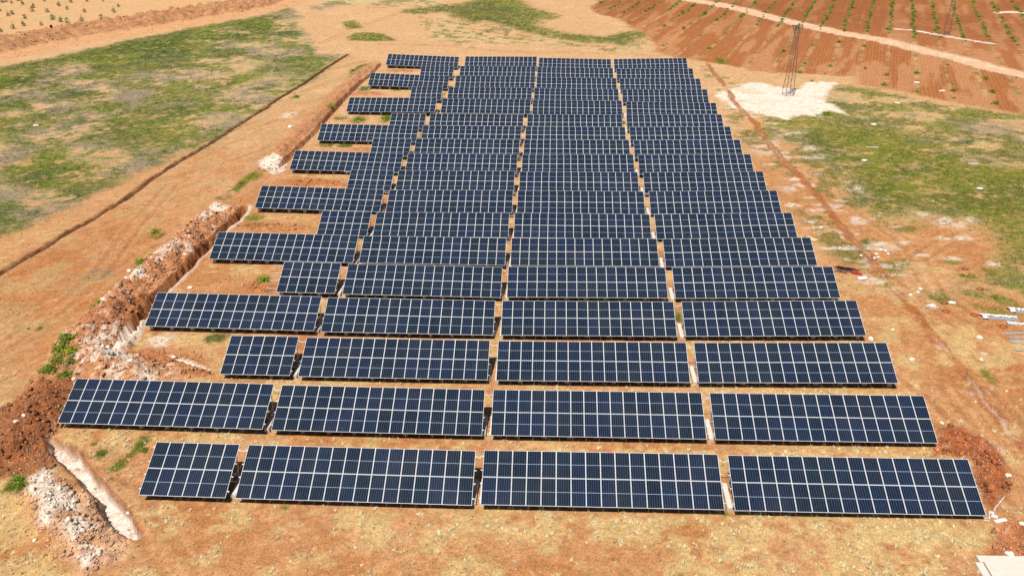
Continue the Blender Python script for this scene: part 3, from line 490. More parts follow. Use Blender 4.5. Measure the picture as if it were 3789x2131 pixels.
    # trenches
    def trench(name, w_, depth, floor, warp=.25, lip=.1):
        nonlocal z, g_all, dens_rub, st
        d, s, al, L = line(LINE[name], warp)
        e = sstep(0, .8, al) * sstep(0, .8, L - al)
        w2 = w_ * (.65 + .7 * fbm(al, al * 0 + 3, 2.2, 3, 181)) * (.45 + .55 * sstep(0, 3.5, al) * sstep(0, 3.5, L - al))
        q = (1 - sstep(w2 * .88, w2 * 1.05, d)) * e
        z = z - q * depth * (.85 + .3 * n2)
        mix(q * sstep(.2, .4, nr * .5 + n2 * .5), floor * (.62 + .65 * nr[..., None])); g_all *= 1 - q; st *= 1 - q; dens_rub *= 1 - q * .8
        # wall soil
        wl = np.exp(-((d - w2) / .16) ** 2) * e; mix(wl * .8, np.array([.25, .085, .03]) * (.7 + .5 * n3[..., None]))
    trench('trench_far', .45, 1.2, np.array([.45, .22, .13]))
    d, s, al, L = line(LINE['trench_mid'], .25)
    q = (s > 0) * sstep(.5, .75, d) * (1 - sstep(.95, 1.45, d + (n3 - .5) * .5)) * sstep(0, 1, al) * sstep(0, 2, L - al)
    mix(q * .85, chalk * (.70 + .45 * nr[..., None])); z = z + q * .10
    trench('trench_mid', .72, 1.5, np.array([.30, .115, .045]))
    d, s, al, L = line(LINE['trench_mid'], .6)
    q = (1 - sstep(.5, .95, d + (n3 - .5) * .4)) * sstep(L - 6.5, L - 5, al); mix(q * .95, chalk * (.72 + .5 * nr[..., None])); z = z + q * .75
    trench('trench_mid_b', .4, .35, np.array([.80, .64, .50]))
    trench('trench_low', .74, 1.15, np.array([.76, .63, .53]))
    # small roughness everywhere
    z = z + (n3 - .5) * .05 + (n2 - .5) * .10 * (1 - (np.abs(x) < 34) * (y < 215) * .7)
    # per-point grain
    gnoise = 0.80 + .42 * fbm(x, y, .45, 2, 191)
    col = col * gnoise[..., None]
    inside_tab = (x > -43) & (x < 34) & (y > 46) & (y < 214)
    return z, col, np.clip(g_all, 0, 1), np.clip(gy, 0, 1), np.clip(st, 0, 1), np.clip(dens_rub, 0, 1)

# ------------------------------------------------------------------ material helpers
def newmat(name, rough=.8, col=(.5, .5, .5), metal=0.0):
    m = bpy.data.materials.new(name); m.use_nodes = True
    b = m.node_tree.nodes['Principled BSDF']
    b.inputs['Base Color'].default_value = (*col, 1); b.inputs['Roughness'].default_value = rough; b.inputs['Metallic'].default_value = metal
    return m, m.node_tree, b

def N(nt, typ, **kw):
    n = nt.nodes.new(typ)
    for k, v in kw.items(): setattr(n, k, v)
    return n

def noise_variation(nt, b, colour, scale=6, amount=.25, bump=0.0, dist=.02, coord='Object'):
    tc = N(nt, 'ShaderNodeTexCoord'); nz = N(nt, 'ShaderNodeTexNoise'); nz.inputs['Scale'].default_value = scale; nz.inputs['Detail'].default_value = 5
    nt.links.new(tc.outputs[coord], nz.inputs['Vector'])
    mr = N(nt, 'ShaderNodeMapRange'); mr.inputs['To Min'].default_value = 1 - amount; mr.inputs['To Max'].default_value = 1 + amount
    nt.links.new(nz.outputs['Fac'], mr.inputs['Value'])
    vm = N(nt, 'ShaderNodeVectorMath', operation='SCALE')
    if isinstance(colour, str):
        at = N(nt, 'ShaderNodeAttribute', attribute_name=colour); nt.links.new(at.outputs['Color'], vm.inputs[0])
    else:
        vm.inputs[0].default_value = colour
    nt.links.new(mr.outputs[0], vm.inputs['Scale']); nt.links.new(vm.outputs[0], b.inputs['Base Color'])
    if bump:
        bp = N(nt, 'ShaderNodeBump'); bp.inputs['Strength'].default_value = bump; bp.inputs['Distance'].default_value = dist
        nt.links.new(nz.outputs['Fac'], bp.inputs['Height']); nt.links.new(bp.outputs[0], b.inputs['Normal'])

# ground
M_GROUND, nt, b = newmat('ground', .95)
b.inputs['Specular IOR Level'].default_value = .15
tc = N(nt, 'ShaderNodeTexCoord')
at = N(nt, 'ShaderNodeAttribute', attribute_name='Col')
nz = N(nt, 'ShaderNodeTexNoise'); nz.inputs['Scale'].default_value = 3.2; nz.inputs['Detail'].default_value = 8; nz.inputs['Roughness'].default_value = .72
vo = N(nt, 'ShaderNodeTexVoronoi'); vo.inputs['Scale'].default_value = 3.1
nt.links.new(tc.outputs['Object'], nz.inputs['Vector']); nt.links.new(tc.outputs['Object'], vo.inputs['Vector'])
mr = N(nt, 'ShaderNodeMapRange'); mr.inputs['From Min'].default_value = .3; mr.inputs['From Max'].default_value = .7; mr.inputs['To Min'].default_value = .72; mr.inputs['To Max'].default_value = 1.28
nt.links.new(nz.outputs['Fac'], mr.inputs['Value'])
vm = N(nt, 'ShaderNodeVectorMath', operation='SCALE')
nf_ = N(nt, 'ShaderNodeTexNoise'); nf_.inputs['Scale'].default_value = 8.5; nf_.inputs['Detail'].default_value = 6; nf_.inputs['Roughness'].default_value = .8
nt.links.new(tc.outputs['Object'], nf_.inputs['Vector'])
mf = N(nt, 'ShaderNodeMapRange'); mf.inputs['From Min'].default_value = .36; mf.inputs['From Max'].default_value = .64; mf.inputs['To Min'].default_value = .58; mf.inputs['To Max'].default_value = 1.36  # fine soil grain, contrast raised in the colour for shadows of tiny stones
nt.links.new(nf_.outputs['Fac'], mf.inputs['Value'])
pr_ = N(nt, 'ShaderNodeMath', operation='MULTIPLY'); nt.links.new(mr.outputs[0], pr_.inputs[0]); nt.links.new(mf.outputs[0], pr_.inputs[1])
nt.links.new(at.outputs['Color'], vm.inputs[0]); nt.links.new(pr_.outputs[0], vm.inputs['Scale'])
# pebbles: small pale specks of stone in the soil
rp = N(nt, 'ShaderNodeMapRange'); rp.inputs['From Min'].default_value = .10; rp.inputs['From Max'].default_value = .17; rp.inputs['To Min'].default_value = .55; rp.inputs['To Max'].default_value = 0
nt.links.new(vo.outputs['Distance'], rp.inputs['Value'])
sep = N(nt, 'ShaderNodeSeparateColor'); nt.links.new(vo.outputs['Color'], sep.inputs[0])
gt = N(nt, 'ShaderNodeMath', operation='GREATER_THAN'); gt.inputs[1].default_value = .72; nt.links.new(sep.outputs[0], gt.inputs[0])
mu = N(nt, 'ShaderNodeMath', operation='MULTIPLY'); nt.links.new(rp.outputs[0], mu.inputs[0]); nt.links.new(gt.outputs[0], mu.inputs[1])
mx = N(nt, 'ShaderNodeMix', data_type='RGBA'); mx.inputs['B'].default_value = (.66, .44, .27, 1)
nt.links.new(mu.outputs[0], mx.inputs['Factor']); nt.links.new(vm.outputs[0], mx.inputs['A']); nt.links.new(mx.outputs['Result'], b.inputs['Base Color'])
bp = N(nt, 'ShaderNodeBump'); bp.inputs['Strength'].default_value = .8; bp.inputs['Distance'].default_value = .12
nt.links.new(nz.outputs['Fac'], bp.inputs['Height']); nt.links.new(bp.outputs[0], b.inputs['Normal'])

M_PLANT, nt, b = newmat('plant_blades', .7)
noise_variation(nt, b, 'Col', 9, .3)
b.inputs['Specular IOR Level'].default_value = .2
M_STONE, nt, b = newmat('stone', .9)
noise_variation(nt, b, 'Col', 14, .25, .4, .02)
M_FRAME, nt, b = newmat('anodised_aluminium', .45, (.80, .82, .86), .0)
M_STEEL, nt, b = newmat('galvanised_steel', .42, (.62, .64, .66), .55)
noise_variation(nt, b, (.62, .64, .67), 7, .15)
M_CONC, nt, b = newmat('concrete', .9)
noise_variation(nt, b, (.64, .57, .49), 4, .16, .3, .01)
M_RUST, nt, b = newmat('weathered_steel', .75, metal=.2)
noise_variation(nt, b, (.15, .10, .095), 5, .3)
M_WHITE, nt, b = newmat('white_plastic', .5); noise_variation(nt, b, (.74, .73, .71), 6, .08, .2, .03)
M_CABLE, nt, b = newmat('black_cable', .6); noise_variation(nt, b, (.022, .020, .022), 8, .3)
M_RED, nt, b = newmat('red_plastic', .5); noise_variation(nt, b, (.48, .035, .022), 8, .2)
M_WOOD, nt, b = newmat('raw_wood', .8); noise_variation(nt, b, (.66, .50, .28), 5, .18, .2, .01)
M_DUCT, nt, b = newmat('grey_conduit', .5); noise_variation(nt, b, (.72, .74, .76), 8, .12)

# photovoltaic glass: half-cut cells, six across and twelve down each half
M_CELL, nt, b = newmat('solar_glass', .12)
b.inputs['Specular IOR Level'].default_value = .32
tc = N(nt, 'ShaderNodeTexCoord'); sx = N(nt, 'ShaderNodeSeparateXYZ'); nt.links.new(tc.outputs['Object'], sx.inputs[0])
def math_(op, a, bval=None, clamp=False):
    n = N(nt, 'ShaderNodeMath', operation=op); n.use_clamp = clamp
    for i, v in enumerate((a, bval)):
        if v is None: continue
        if isinstance(v, (int, float)): n.inputs[i].default_value = v
        else: nt.links.new(v, n.inputs[i])
    return n.outputs[0]
px = math_('ADD', math_('DIVIDE', sx.outputs['X'], .182), 50.0)
fx = math_('ABSOLUTE', math_('SUBTRACT', math_('FRACT', px), .5))        # .5 at the gap for even offsets
lx = math_('GREATER_THAN', fx, .5 - .034)
ay = math_('SUBTRACT', math_('ABSOLUTE', sx.outputs['Y']), .014)
py = math_('DIVIDE', ay, .0915)
fy = math_('ABSOLUTE', math_('SUBTRACT', math_('FRACT', py), .5))
ly = math_('MULTIPLY', math_('GREATER_THAN', fy, .5 - .032), .42)
bus = math_('ABSOLUTE', math_('SUBTRACT', math_('FRACT', math_('MULTIPLY', px, 9.0)), .5))
lb = math_('MULTIPLY', math_('GREATER_THAN', bus, .46), .10)
mid = math_('LESS_THAN', math_('ABSOLUTE', sx.outputs['Y']), .013)
oi_ = N(nt, 'ShaderNodeObjectInfo')
cr = N(nt, 'ShaderNodeValToRGB')
el_ = cr.color_ramp.elements
el_[0].position = 0; el_[0].color = (.0026, .0056, .0135, 1)
el_[1].position = 1; el_[1].color = (.0048, .0105, .030, 1)
for p_, c_ in ((.3, (.0030, .0085, .0165, 1)), (.6, (.0034, .0078, .022, 1)), (.85, (.0042, .0095, .030, 1))):
    e = el_.new(p_); e.color = c_
nt.links.new(oi_.outputs['Random'], cr.inputs['Fac'])
m1 = N(nt, 'ShaderNodeMix', data_type='RGBA'); m1.inputs['B'].default_value = (.15, .21, .31, 1)
mm_ = math_('MAXIMUM', math_('MULTIPLY', lx, .75), math_('MAXIMUM', ly, lb))
nt.links.new(mm_, m1.inputs['Factor']); nt.links.new(cr.outputs['Color'], m1.inputs['A'])
m2 = N(nt, 'ShaderNodeMix', data_type='RGBA'); m2.inputs['B'].default_value = (.38, .48, .62, 1)
nt.links.new(mid, m2.inputs['Factor']); nt.links.new(m1.outputs['Result'], m2.inputs['A'])
nd = N(nt, 'ShaderNodeTexNoise'); nd.inputs['Scale'].default_value = .35; nd.inputs['Detail'].default_value = 6; gd = N(nt, 'ShaderNodeNewGeometry'); nt.links.new(gd.outputs['Position'], nd.inputs['Vector'])
md = N(nt, 'ShaderNodeMapRange'); md.inputs['From Min'].default_value = .4; md.inputs['From Max'].default_value = .7; md.inputs['To Min'].default_value = .0; md.inputs['To Max'].default_value = .035; nt.links.new(nd.outputs['Fac'], md.inputs['Value'])
m3 = N(nt, 'ShaderNodeMix', data_type='RGBA'); m3.inputs['B'].default_value = (.26, .24, .20, 1); nt.links.new(md.outputs[0], m3.inputs['Factor']); nt.links.new(m2.outputs['Result'], m3.inputs['A'])
nt.links.new(m3.outputs['Result'], b.inputs['Base Color'])
# dust film varies slowly over the glass
nz = N(nt, 'ShaderNodeTexNoise'); nz.inputs['Scale'].default_value = 1.4; gm_ = N(nt, 'ShaderNodeNewGeometry'); nt.links.new(gm_.outputs['Position'], nz.inputs['Vector'])
mr = N(nt, 'ShaderNodeMapRange'); mr.inputs['To Min'].default_value = .08; mr.inputs['To Max'].default_value = .2; nt.links.new(nz.outputs['Fac'], mr.inputs['Value']); nt.links.new(mr.outputs[0], b.inputs['Roughness'])

# ------------------------------------------------------------------ object helpers
def tag(o, label=None, cat=None, group=None, kind=None):
    if label: o['label'] = label
    if cat: o['category'] = cat
    if group: o['group'] = group
    if kind: o['kind'] = kind
    return o

def empty(name, loc, rz=0.0):
    o = bpy.data.objects.new(name, None); o.empty_display_size = .3
    C.objects.link(o); o.location = loc; o.rotation_euler = (0, 0, rz); return o

def bulk_mesh(name, verts, faces, mat, cols=None, smooth=False):
    """verts (n,3); faces (k,m) all of the same size m"""
    me = bpy.data.meshes.new(name)
    verts = np.asarray(verts, np.float32); faces = np.asarray(faces, np.int32); k = faces.shape[1]
    me.vertices.add(len(verts)); me.vertices.foreach_set('co', verts.ravel())
    me.loops.add(faces.size); me.loops.foreach_set('vertex_index', faces.ravel())
    me.polygons.add(len(faces)); me.polygons.foreach_set('loop_start', np.arange(0, faces.size, k, dtype=np.int32))
    me.polygons.foreach_set('loop_total', np.full(len(faces), k, np.int32))
    if smooth: me.polygons.foreach_set('use_smooth', np.ones(len(faces), bool))
    if cols is not None:
        a = me.color_attributes.new('Col', 'FLOAT_COLOR', 'POINT')
        c4 = np.ones((len(verts), 4), np.float32); c4[:, :3] = cols; a.data.foreach_set('color', c4.ravel())
    me.update(calc_edges=True); me.materials.append(mat)
    return me

def link(name, me, parent=None, mat=None):
    o = bpy.data.objects.new(name, me); C.objects.link(o)
    if parent is not None: o.parent = parent
    return o

class MB:
    def __init__(s): s.v = []; s.f = []
    def box(s, x0, x1, y0, y1, z0, z1):
        n = len(s.v)
        s.v += [(x0, y0, z0), (x1, y0, z0), (x1, y1, z0), (x0, y1, z0), (x0, y0, z1), (x1, y0, z1), (x1, y1, z1), (x0, y1, z1)]
        s.f += [tuple(n + i for i in q) for q in ((0, 3, 2, 1), (4, 5, 6, 7), (0, 1, 5, 4), (1, 2, 6, 5), (2, 3, 7, 6), (3, 0, 4, 7))]
    def bar(s, a, b, w, h=None, up=(0, 0, 1)):
        h = h or w; a = Vector(a); b = Vector(b); d = (b - a).normalized(); upv = Vector(up)
        if abs(d.dot(upv)) > .95: upv = Vector((1, 0, 0))
        sx_ = d.cross(upv).normalized() * w / 2; sy_ = sx_.cross(d).normalized() * h / 2
        n = len(s.v)
        for p in (a, b):
            for i, j in ((-1, -1), (1, -1), (1, 1), (-1, 1)): s.v.append(tuple(p + sx_ * i + sy_ * j))
        s.f += [tuple(n + i for i in q) for q in ((0, 1, 2, 3), (7, 6, 5, 4), (0, 4, 5, 1), (1, 5, 6, 2), (2, 6, 7, 3), (3, 7, 4, 0))]
    def tube(s, pts, r, k=7, closed=False):
        n0 = len(s.v); P_ = [Vector(p) for p in pts]; m_ = len(P_)
        for i, p in enumerate(P_):
            d = (P_[(i + 1) % m_ if closed else min(i + 1, m_ - 1)] - P_[(i - 1) % m_ if closed else max(i - 1, 0)]).normalized()
            a = d.cross(Vector((0, 0, 1)));
            if a.length < .05: a = d.cross(Vector((1, 0, 0)))
            a.normalize(); b_ = d.cross(a)
            for j in range(k):
                t = 2 * math.pi * j / k; s.v.append(tuple(p + a * math.cos(t) * r + b_ * math.sin(t) * r))
        for i in range(m_ if closed else m_ - 1):
            for j in range(k):
                q = ((i + 1) % m_)
                s.f.append((n0 + i * k + j, n0 + i * k + (j + 1) % k, n0 + q * k + (j + 1) % k, n0 + q * k + j))
        if not closed:
            s.f.append(tuple(n0 + j for j in range(k))[::-1]); s.f.append(tuple(n0 + (m_ - 1) * k + j for j in range(k)))
    def mesh(s, name, mat, bevel=0, smooth=False):
        me = bpy.data.meshes.new(name); me.from_pydata(s.v, [], s.f); me.update(); me.materials.append(mat)
        bm = bmesh.new(); bm.from_mesh(me)
        if bevel: bmesh.ops.bevel(bm, geom=bm.edges[:], offset=bevel, segments=1, affect='EDGES', clamp_overlap=True)
        bmesh.ops.recalc_face_normals(bm, faces=bm.faces[:])
        bm.to_mesh(me); bm.free()
        if smooth: me.polygons.foreach_set('use_smooth', np.ones(len(me.polygons), bool))
        return me

# ------------------------------------------------------------------ ground sheet
def spaced(segs):
    out = [segs[0][0]]
    for a, b, st_ in segs:
        n = max(1, int(round((b - a) / st_))); out += list(a + (b - a) * (np.arange(1, n + 1) / n))
    return np.array(out)
gx = spaced([(-2600, -700, 240), (-700, -270, 30), (-270, -120, .9), (-120, -62, .42), (-62, -30, .2), (-30, 28, .25), (28, 48, .2), (48, 110, .42), (110, 210, .9), (210, 700, 35), (700, 2600, 240)])
gy_ = spaced([(-300, 20, 20), (20, 36, 2), (36, 62, .17), (62, 100, .22), (100, 150, .32), (150, 230, .5), (230, 345, .75), (345, 700, 30), (700, 3200, 250)])
XX, YY = np.meshgrid(gx, gy_)
fxx = XX.ravel(); fyy = YY.ravel()
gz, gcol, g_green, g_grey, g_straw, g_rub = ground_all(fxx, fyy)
nx, ny = len(gx), len(gy_)
idx = np.arange(nx * ny).reshape(ny, nx)
quads = np.stack([idx[:-1, :-1].ravel(), idx[:-1, 1:].ravel(), idx[1:, 1:].ravel(), idx[1:, :-1].ravel()], -1)
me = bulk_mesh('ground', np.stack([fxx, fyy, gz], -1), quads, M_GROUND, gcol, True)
ground = link('ground', me); tag(ground, kind='structure')
print('ground verts', nx * ny)
GZ = gz.reshape(ny, nx)
def at_grid(arr, x, y):
    A = arr.reshape(ny, nx)
    i = np.clip(np.searchsorted(gx, x) - 1, 0, nx - 2); j = np.clip(np.searchsorted(gy_, y) - 1, 0, ny - 2)
    tx = np.clip((x - gx[i]) / (gx[i + 1] - gx[i]), 0, 1); ty = np.clip((y - gy_[j]) / (gy_[j + 1] - gy_[j]), 0, 1)
    return (A[j, i] * (1 - tx) + A[j, i + 1] * tx) * (1 - ty) + (A[j + 1, i] * (1 - tx) + A[j + 1, i + 1] * tx) * ty
def zat(x, y): return float(at_grid(gz, np.array([float(x)]), np.array([float(y)]))[0])

# ------------------------------------------------------------------ solar tables
MW, ML, GAP = 1.134, 2.279, .02
LS = 2 * ML + GAP
LIP, FH = .024, .035
# module plate: origin at module centre, top glass at z = -.004
mb = MB(); mb.box(-MW / 2 + LIP, MW / 2 - LIP, -ML / 2 + LIP, ML / 2 - LIP, -.012, -.004)
ME_GLASS = mb.mesh('solar_module', M_CELL)
mb = MB()
a, b2 = MW / 2, ML / 2
mb.box(-a, a, -b2, -b2 + LIP, -FH, 0); mb.box(-a, a, b2 - LIP, b2, -FH, 0)
mb.box(-a, -a + LIP, -b2 + LIP, b2 - LIP, -FH, -.0005); mb.box(a - LIP, a, -b2 + LIP, b2 - LIP, -FH, -.0005)
ME_FRAME = mb.mesh('frame', M_FRAME)
def width(n): return n * MW + (n - 1) * GAP
RAIL_Y = (.5, 1.69, 2.80, 4.03)
rail_cache = {}
def rail_mesh(n, ext):
    if (n, ext) not in rail_cache:
        mb = MB(); w_ = width(n)
        mb.box(-.16 - ext, w_ + .16, -.03, .03, -.065, 0)
        mb.box(-.16 - ext, -.10 - ext, -.036, .036, -.071, .004)      # end caps
        mb.box(w_ + .10, w_ + .16, -.036, .036, -.071, .004)
        rail_cache[(n, ext)] = mb.mesh('rail', M_STEEL)
    return rail_cache[(n, ext)]
# support frame and footing in horizontal axes, origin at the top-left glass corner (y up the slope, z up)
ct, st_ = math.cos(TILT), math.sin(TILT)
def onslope(s, drop=.165): return (-s * ct + drop * st_ * 0, -s * st_ - drop)
mb = MB()
p0 = onslope(.15); p1 = onslope(4.45)
mb.bar((0, p0[0], p0[1]), (0, p1[0], p1[1]), .05, .08)               # rafter
TOPZ = -LS * st_ - .45                                               # top of the concrete block
q = onslope(3.6); mb.bar((0, q[0], TOPZ), (0, q[0], q[1] - .02), .06)   # short front post
mb.box(-.07, .07, q[0] - .07, q[0] + .07, TOPZ, TOPZ + .012)
q = onslope(.75); mb.bar((0.035, -1.15, TOPZ), (0.035, q[0], q[1]), .06)       # long rear post
mb.box(-.04, .11, -1.23, -1.07, TOPZ, TOPZ + .012)
q = onslope(2.3); mb.bar((-.04, -1.25, TOPZ + .05), (-.04, q[0], q[1]), .045)   # brace
ME_SUP = mb.mesh('support_frame', M_STEEL)
mb = MB(); mb.box(-.21, .21, -3.5, -.7, TOPZ - .75, TOPZ); ME_FOOT = mb.mesh('concrete_footing', M_CONC, .025)

ORD = ['frontmost', 'second', 'third', 'fourth', 'fifth', 'sixth', 'seventh', 'eighth', 'ninth', 'tenth', 'eleventh', 'twelfth', 'thirteenth', 'fourteenth', 'fifteenth', 'sixteenth', 'seventeenth', 'rearmost']
PLACE = {1: 'leftmost in', 2: 'second from left in', 3: 'third from left in', 4: 'rightmost in'}
EXT = {(5, 1): (1.05, 1.15, 1.15, 1.2), (9, 1): (.9, 0, 1.1, 0), (11, 1): (1.0, 0, 0, 0), (8, 1): (0, 0, 0, 0)}
TBASE = {}
for (r, c, n, tx, ty, tz, yaw, ro, td) in TABLES:
    w_ = width(n)
    X = Vector((math.cos(ro), 0, math.sin(ro)))
    t = TILT + td; Uv = Vector((0, math.cos(t), math.sin(t))); Zv = X.cross(Uv).normalized(); Uv = Zv.cross(X).normalized()
    cxl, cyl = w_ / 2, -LS * ct / 2
    wx_ = tx + cxl * math.cos(yaw) - cyl * math.sin(yaw); wy_ = ty + cxl * math.sin(yaw) + cyl * math.cos(yaw)
    gzc = zat(wx_, wy_)
    root = empty('solar_table', (wx_, wy_, gzc), yaw)
    look = 'long navy solar table' if n == 16 else ('short six-column solar table' if n == 6 else 'short seven-column solar table')
    rowtxt = 'the %s row' % ORD[r - 1] if r in (1, 18) else 'the %s row from the front' % ORD[r - 1]
    tag(root, '%s, %s %s' % (look, PLACE[c], rowtxt), 'solar table', 'solar tables standing in rows on the red soil')
    MT = Matrix.Translation((-cxl, -cyl, tz - gzc)) @ Matrix(((X.x, Uv.x, Zv.x, 0), (X.y, Uv.y, Zv.y, 0), (X.z, Uv.z, Zv.z, 0), (0, 0, 0, 1)))
    TBASE[(r, c)] = (Matrix.Translation((wx_, wy_, gzc)) @ Matrix.Rotation(yaw, 4, 'Z') @ MT, w_)
    for j in range(2):
        for i in range(n):
            o = link('solar_module', ME_GLASS, root)
            jit = Matrix.Translation((MW / 2 + i * (MW + GAP), -(ML / 2 + j * (ML + GAP)), random.uniform(-.002, .002)))
            tiltj = Matrix.Rotation(random.gauss(0, .004), 4, 'X') @ Matrix.Rotation(random.gauss(0, .004), 4, 'Y')
            o.matrix_basis = MT @ jit @ tiltj
            f = link('frame', ME_FRAME, o)
    ext = EXT.get((r, c), (0, 0, 0, 0))
    for s_, e_ in zip(RAIL_Y, ext):
        o = link('rail', rail_mesh(n, e_), root); o.matrix_basis = MT @ Matrix.Translation((0, -s_, -FH - .002))
    nf = {16: 9, 6: 4, 7: 4}[n]; off = {1: .3, 2: .28, 3: .02, 4: -.14}[c]
    pitch_ = (w_ - .12) / (nf - 1) if n != 16 else 2.27
    flat = MT @ Matrix.Rotation(-TILT, 4, 'X')
    for k in range(nf):
        loc = Matrix.Translation(MT @ Vector((off + k * pitch_, 0, 0)))
        xs = min(max(off + k * pitch_, .09), w_ - .13)
        o = link('support_frame', ME_SUP, root); o.matrix_basis = Matrix.Translation(MT @ Vector((xs, 0, 0)))
        o = link('concrete_footing', ME_FOOT, root); o.matrix_basis = loc @ Matrix.Translation((random.uniform(-.03, .03), random.uniform(-.06, .06), 0)) @ Matrix.Rotation(random.gauss(0, .008), 4, 'Z')
# cable conduits that bridge the gaps between neighbouring tables
for r in range(1, 9):
    for c in range(1, 4):
        A_, wA = TBASE[(r, c)]; B_, wB = TBASE[(r, c + 1)]
        a = A_ @ Vector((wA + .14, -RAIL_Y[0] - .04, -.02)); b2 = B_ @ Vector((-.14, -RAIL_Y[0] - .04, -.02))
        mb = MB(); pts = [a.lerp(b2, t) + Vector((0, 0, -.09 * math.sin(math.pi * t))) for t in np.linspace(0, 1, 9)]
        mid_ = (a + b2) / 2
        mb.tube([p - mid_ for p in pts], .032, 8)
        o = link('cable_conduit', mb.mesh('cable_conduit', M_DUCT, smooth=True)); o.location = mid_
        place = {1: 'left-hand', 2: 'middle', 3: 'right-hand'}[c]
        rt = 'the frontmost row' if r == 1 else 'the %s row from the front' % ORD[r - 1]
        tag(o, 'pale sagging conduit across the %s gap in %s' % (place, rt), 'conduit', 'cable conduits between solar tables')
# ------------------------------------------------------------------ lattice towers
def tower(loc, h, base_w, top_w, name, label, rz):
    root = empty(name, loc, rz); tag(root, label, 'pylon')
    def cw(z): return base_w + (top_w - base_w) * z / h
    mb = MB()
    for sx_, sy_ in ((-1, -1), (1, -1), (1, 1), (-1, 1)):
        l = MB(); l.bar((sx_ * base_w / 2, sy_ * base_w / 2, -.3), (sx_ * top_w / 2, sy_ * top_w / 2, h), .075)
        link('leg', l.mesh('leg', M_RUST), root)
    z = .1; k = 0
    corners = ((-1, -1), (1, -1), (1, 1), (-1, 1))
    while z < h - .4:
        dz = max(.55, cw(z) * .8); z2 = min(h, z + dz)
        for i in range(4):
            a = corners[i]; b_ = corners[(i + 1) % 4]
            w1, w2 = cw(z) / 2, cw(z2) / 2
            if k % 2: a, b_ = b_, a
            mb.bar((a[0] * w1, a[1] * w1, z), (b_[0] * w2, b_[1] * w2, z2), .036)
            if k % 3 == 0: mb.bar((a[0] * w1, a[1] * w1, z), (b_[0] * w1, b_[1] * w1, z), .034)
        z = z2; k += 1
    link('bracing', mb.mesh('bracing', M_RUST), root)
    # flared head with a cross bar
    hd = MB(); aw = 1.25
    hd.bar((-aw, 0, h + .15), (aw, 0, h + .15), .12); hd.bar((-aw, .25, h + .15), (aw, .25, h + .15), .08)
    for s_ in (-1, 1):
        for yy in (-top_w / 2, top_w / 2):
            hd.bar((s_ * top_w / 2, yy, h - 2.0), (s_ * aw * .92, yy * .4, h + .12), .07)
            hd.bar((s_ * top_w / 2, yy, h - 1.0), (s_ * aw * .55, yy * .6, h + .12), .06)
            hd.bar((s_ * top_w / 2, yy, h - .1), (s_ * top_w / 2, yy, h + .12), .07)
    link('crossarm', hd.mesh('crossarm', M_RUST), root)
    for x_ in (-1.1, 0, 1.1):
        ins = MB(); ins.tube([(x_, 0, h + .2), (x_, 0, h + .36)], .05, 8); ins.tube([(x_, 0, h + .26), (x_, 0, h + .29)], .09, 8)
        link('insulator', ins.mesh('insulator', M_RUST), root)
    for sx_, sy_ in corners:
        f = MB(); f.box(sx_ * base_w / 2 - .22, sx_ * base_w / 2 + .22, sy_ * base_w / 2 - .22, sy_ * base_w / 2 + .22, -.5, .06)
        link('footing', f.mesh('footing', M_CONC, .02), root)
    return root
x, y = PTS['tower'][0]
tower((x, y, zat(x, y)), 15.0, 1.9, .55, 'lattice_pylon', 'rusty steel lattice pylon standing in the white chalk patch', math.radians(12))
x, y = PTS['tower'][1]
tower((x, y, zat(x, y)), 15.2, 1.8, .5, 'lattice_pylon', 'distant thin lattice pylon beside the narrow white strip in the ploughed field', math.radians(-12))

# ------------------------------------------------------------------ concrete slab, lower right
P_ = [PTS['slab'][i] for i in range(9)]
zs = zat(30.5, 43.2)
root = empty('concrete_base', (31.5, 42.6, zs)); tag(root, 'pale concrete equipment base with raised inner slab at lower right corner', 'concrete base')
def prism(poly, z0, z1, name, mat, parent, bevel=.02, org=(31.5, 42.6)):
    mb = MB(); n = len(poly)
    mb.v = [(px_ - org[0], py_ - org[1], z0) for px_, py_ in poly] + [(px_ - org[0], py_ - org[1], z1) for px_, py_ in poly]
    mb.f = [tuple(range(n))[::-1], tuple(range(n, 2 * n))] + [(i, (i + 1) % n, n + (i + 1) % n, n + i) for i in range(n)]
    return link(name, mb.mesh(name, mat, bevel), parent)
prism([(29.99, 43.66), (36.5, 43.76), (36.5, 43.14), (30.02, 43.07)], -.4, .24, 'rim', M_CONC, root)
prism([(29.67, 43.04), (30.20, 43.055), (30.20, 38.2), (29.67, 38.2)], -.4, .22, 'rim', M_CONC, root)
prism([(30.235, 43.05), (36.5, 43.12), (36.5, 38.2), (30.235, 38.2)], -.4, .33, 'inner_slab', M_CONC, root)

# ------------------------------------------------------------------ loose material on the right
def ground_bar(name, p, q, w, h, mat, label, cat, group=None, lift=.02, bevel=0):
    cx, cy = (p[0] + q[0]) / 2, (p[1] + q[1]) / 2
    z0 = min(zat(cx, cy), 99) + lift
    o_z = [zat(*p) + lift, zat(*q) + lift]; zc = max(z0, sum(o_z) / 2)
    mb = MB(); mb.bar((p[0] - cx, p[1] - cy, max(o_z[0], zc - .05) - zc + h / 2), (q[0] - cx, q[1] - cy, max(o_z[1], zc - .05) - zc + h / 2), w, h)
    o = link(name, mb.mesh(name, mat, bevel)); o.location = (cx, cy, zc); return tag(o, label, cat, group)

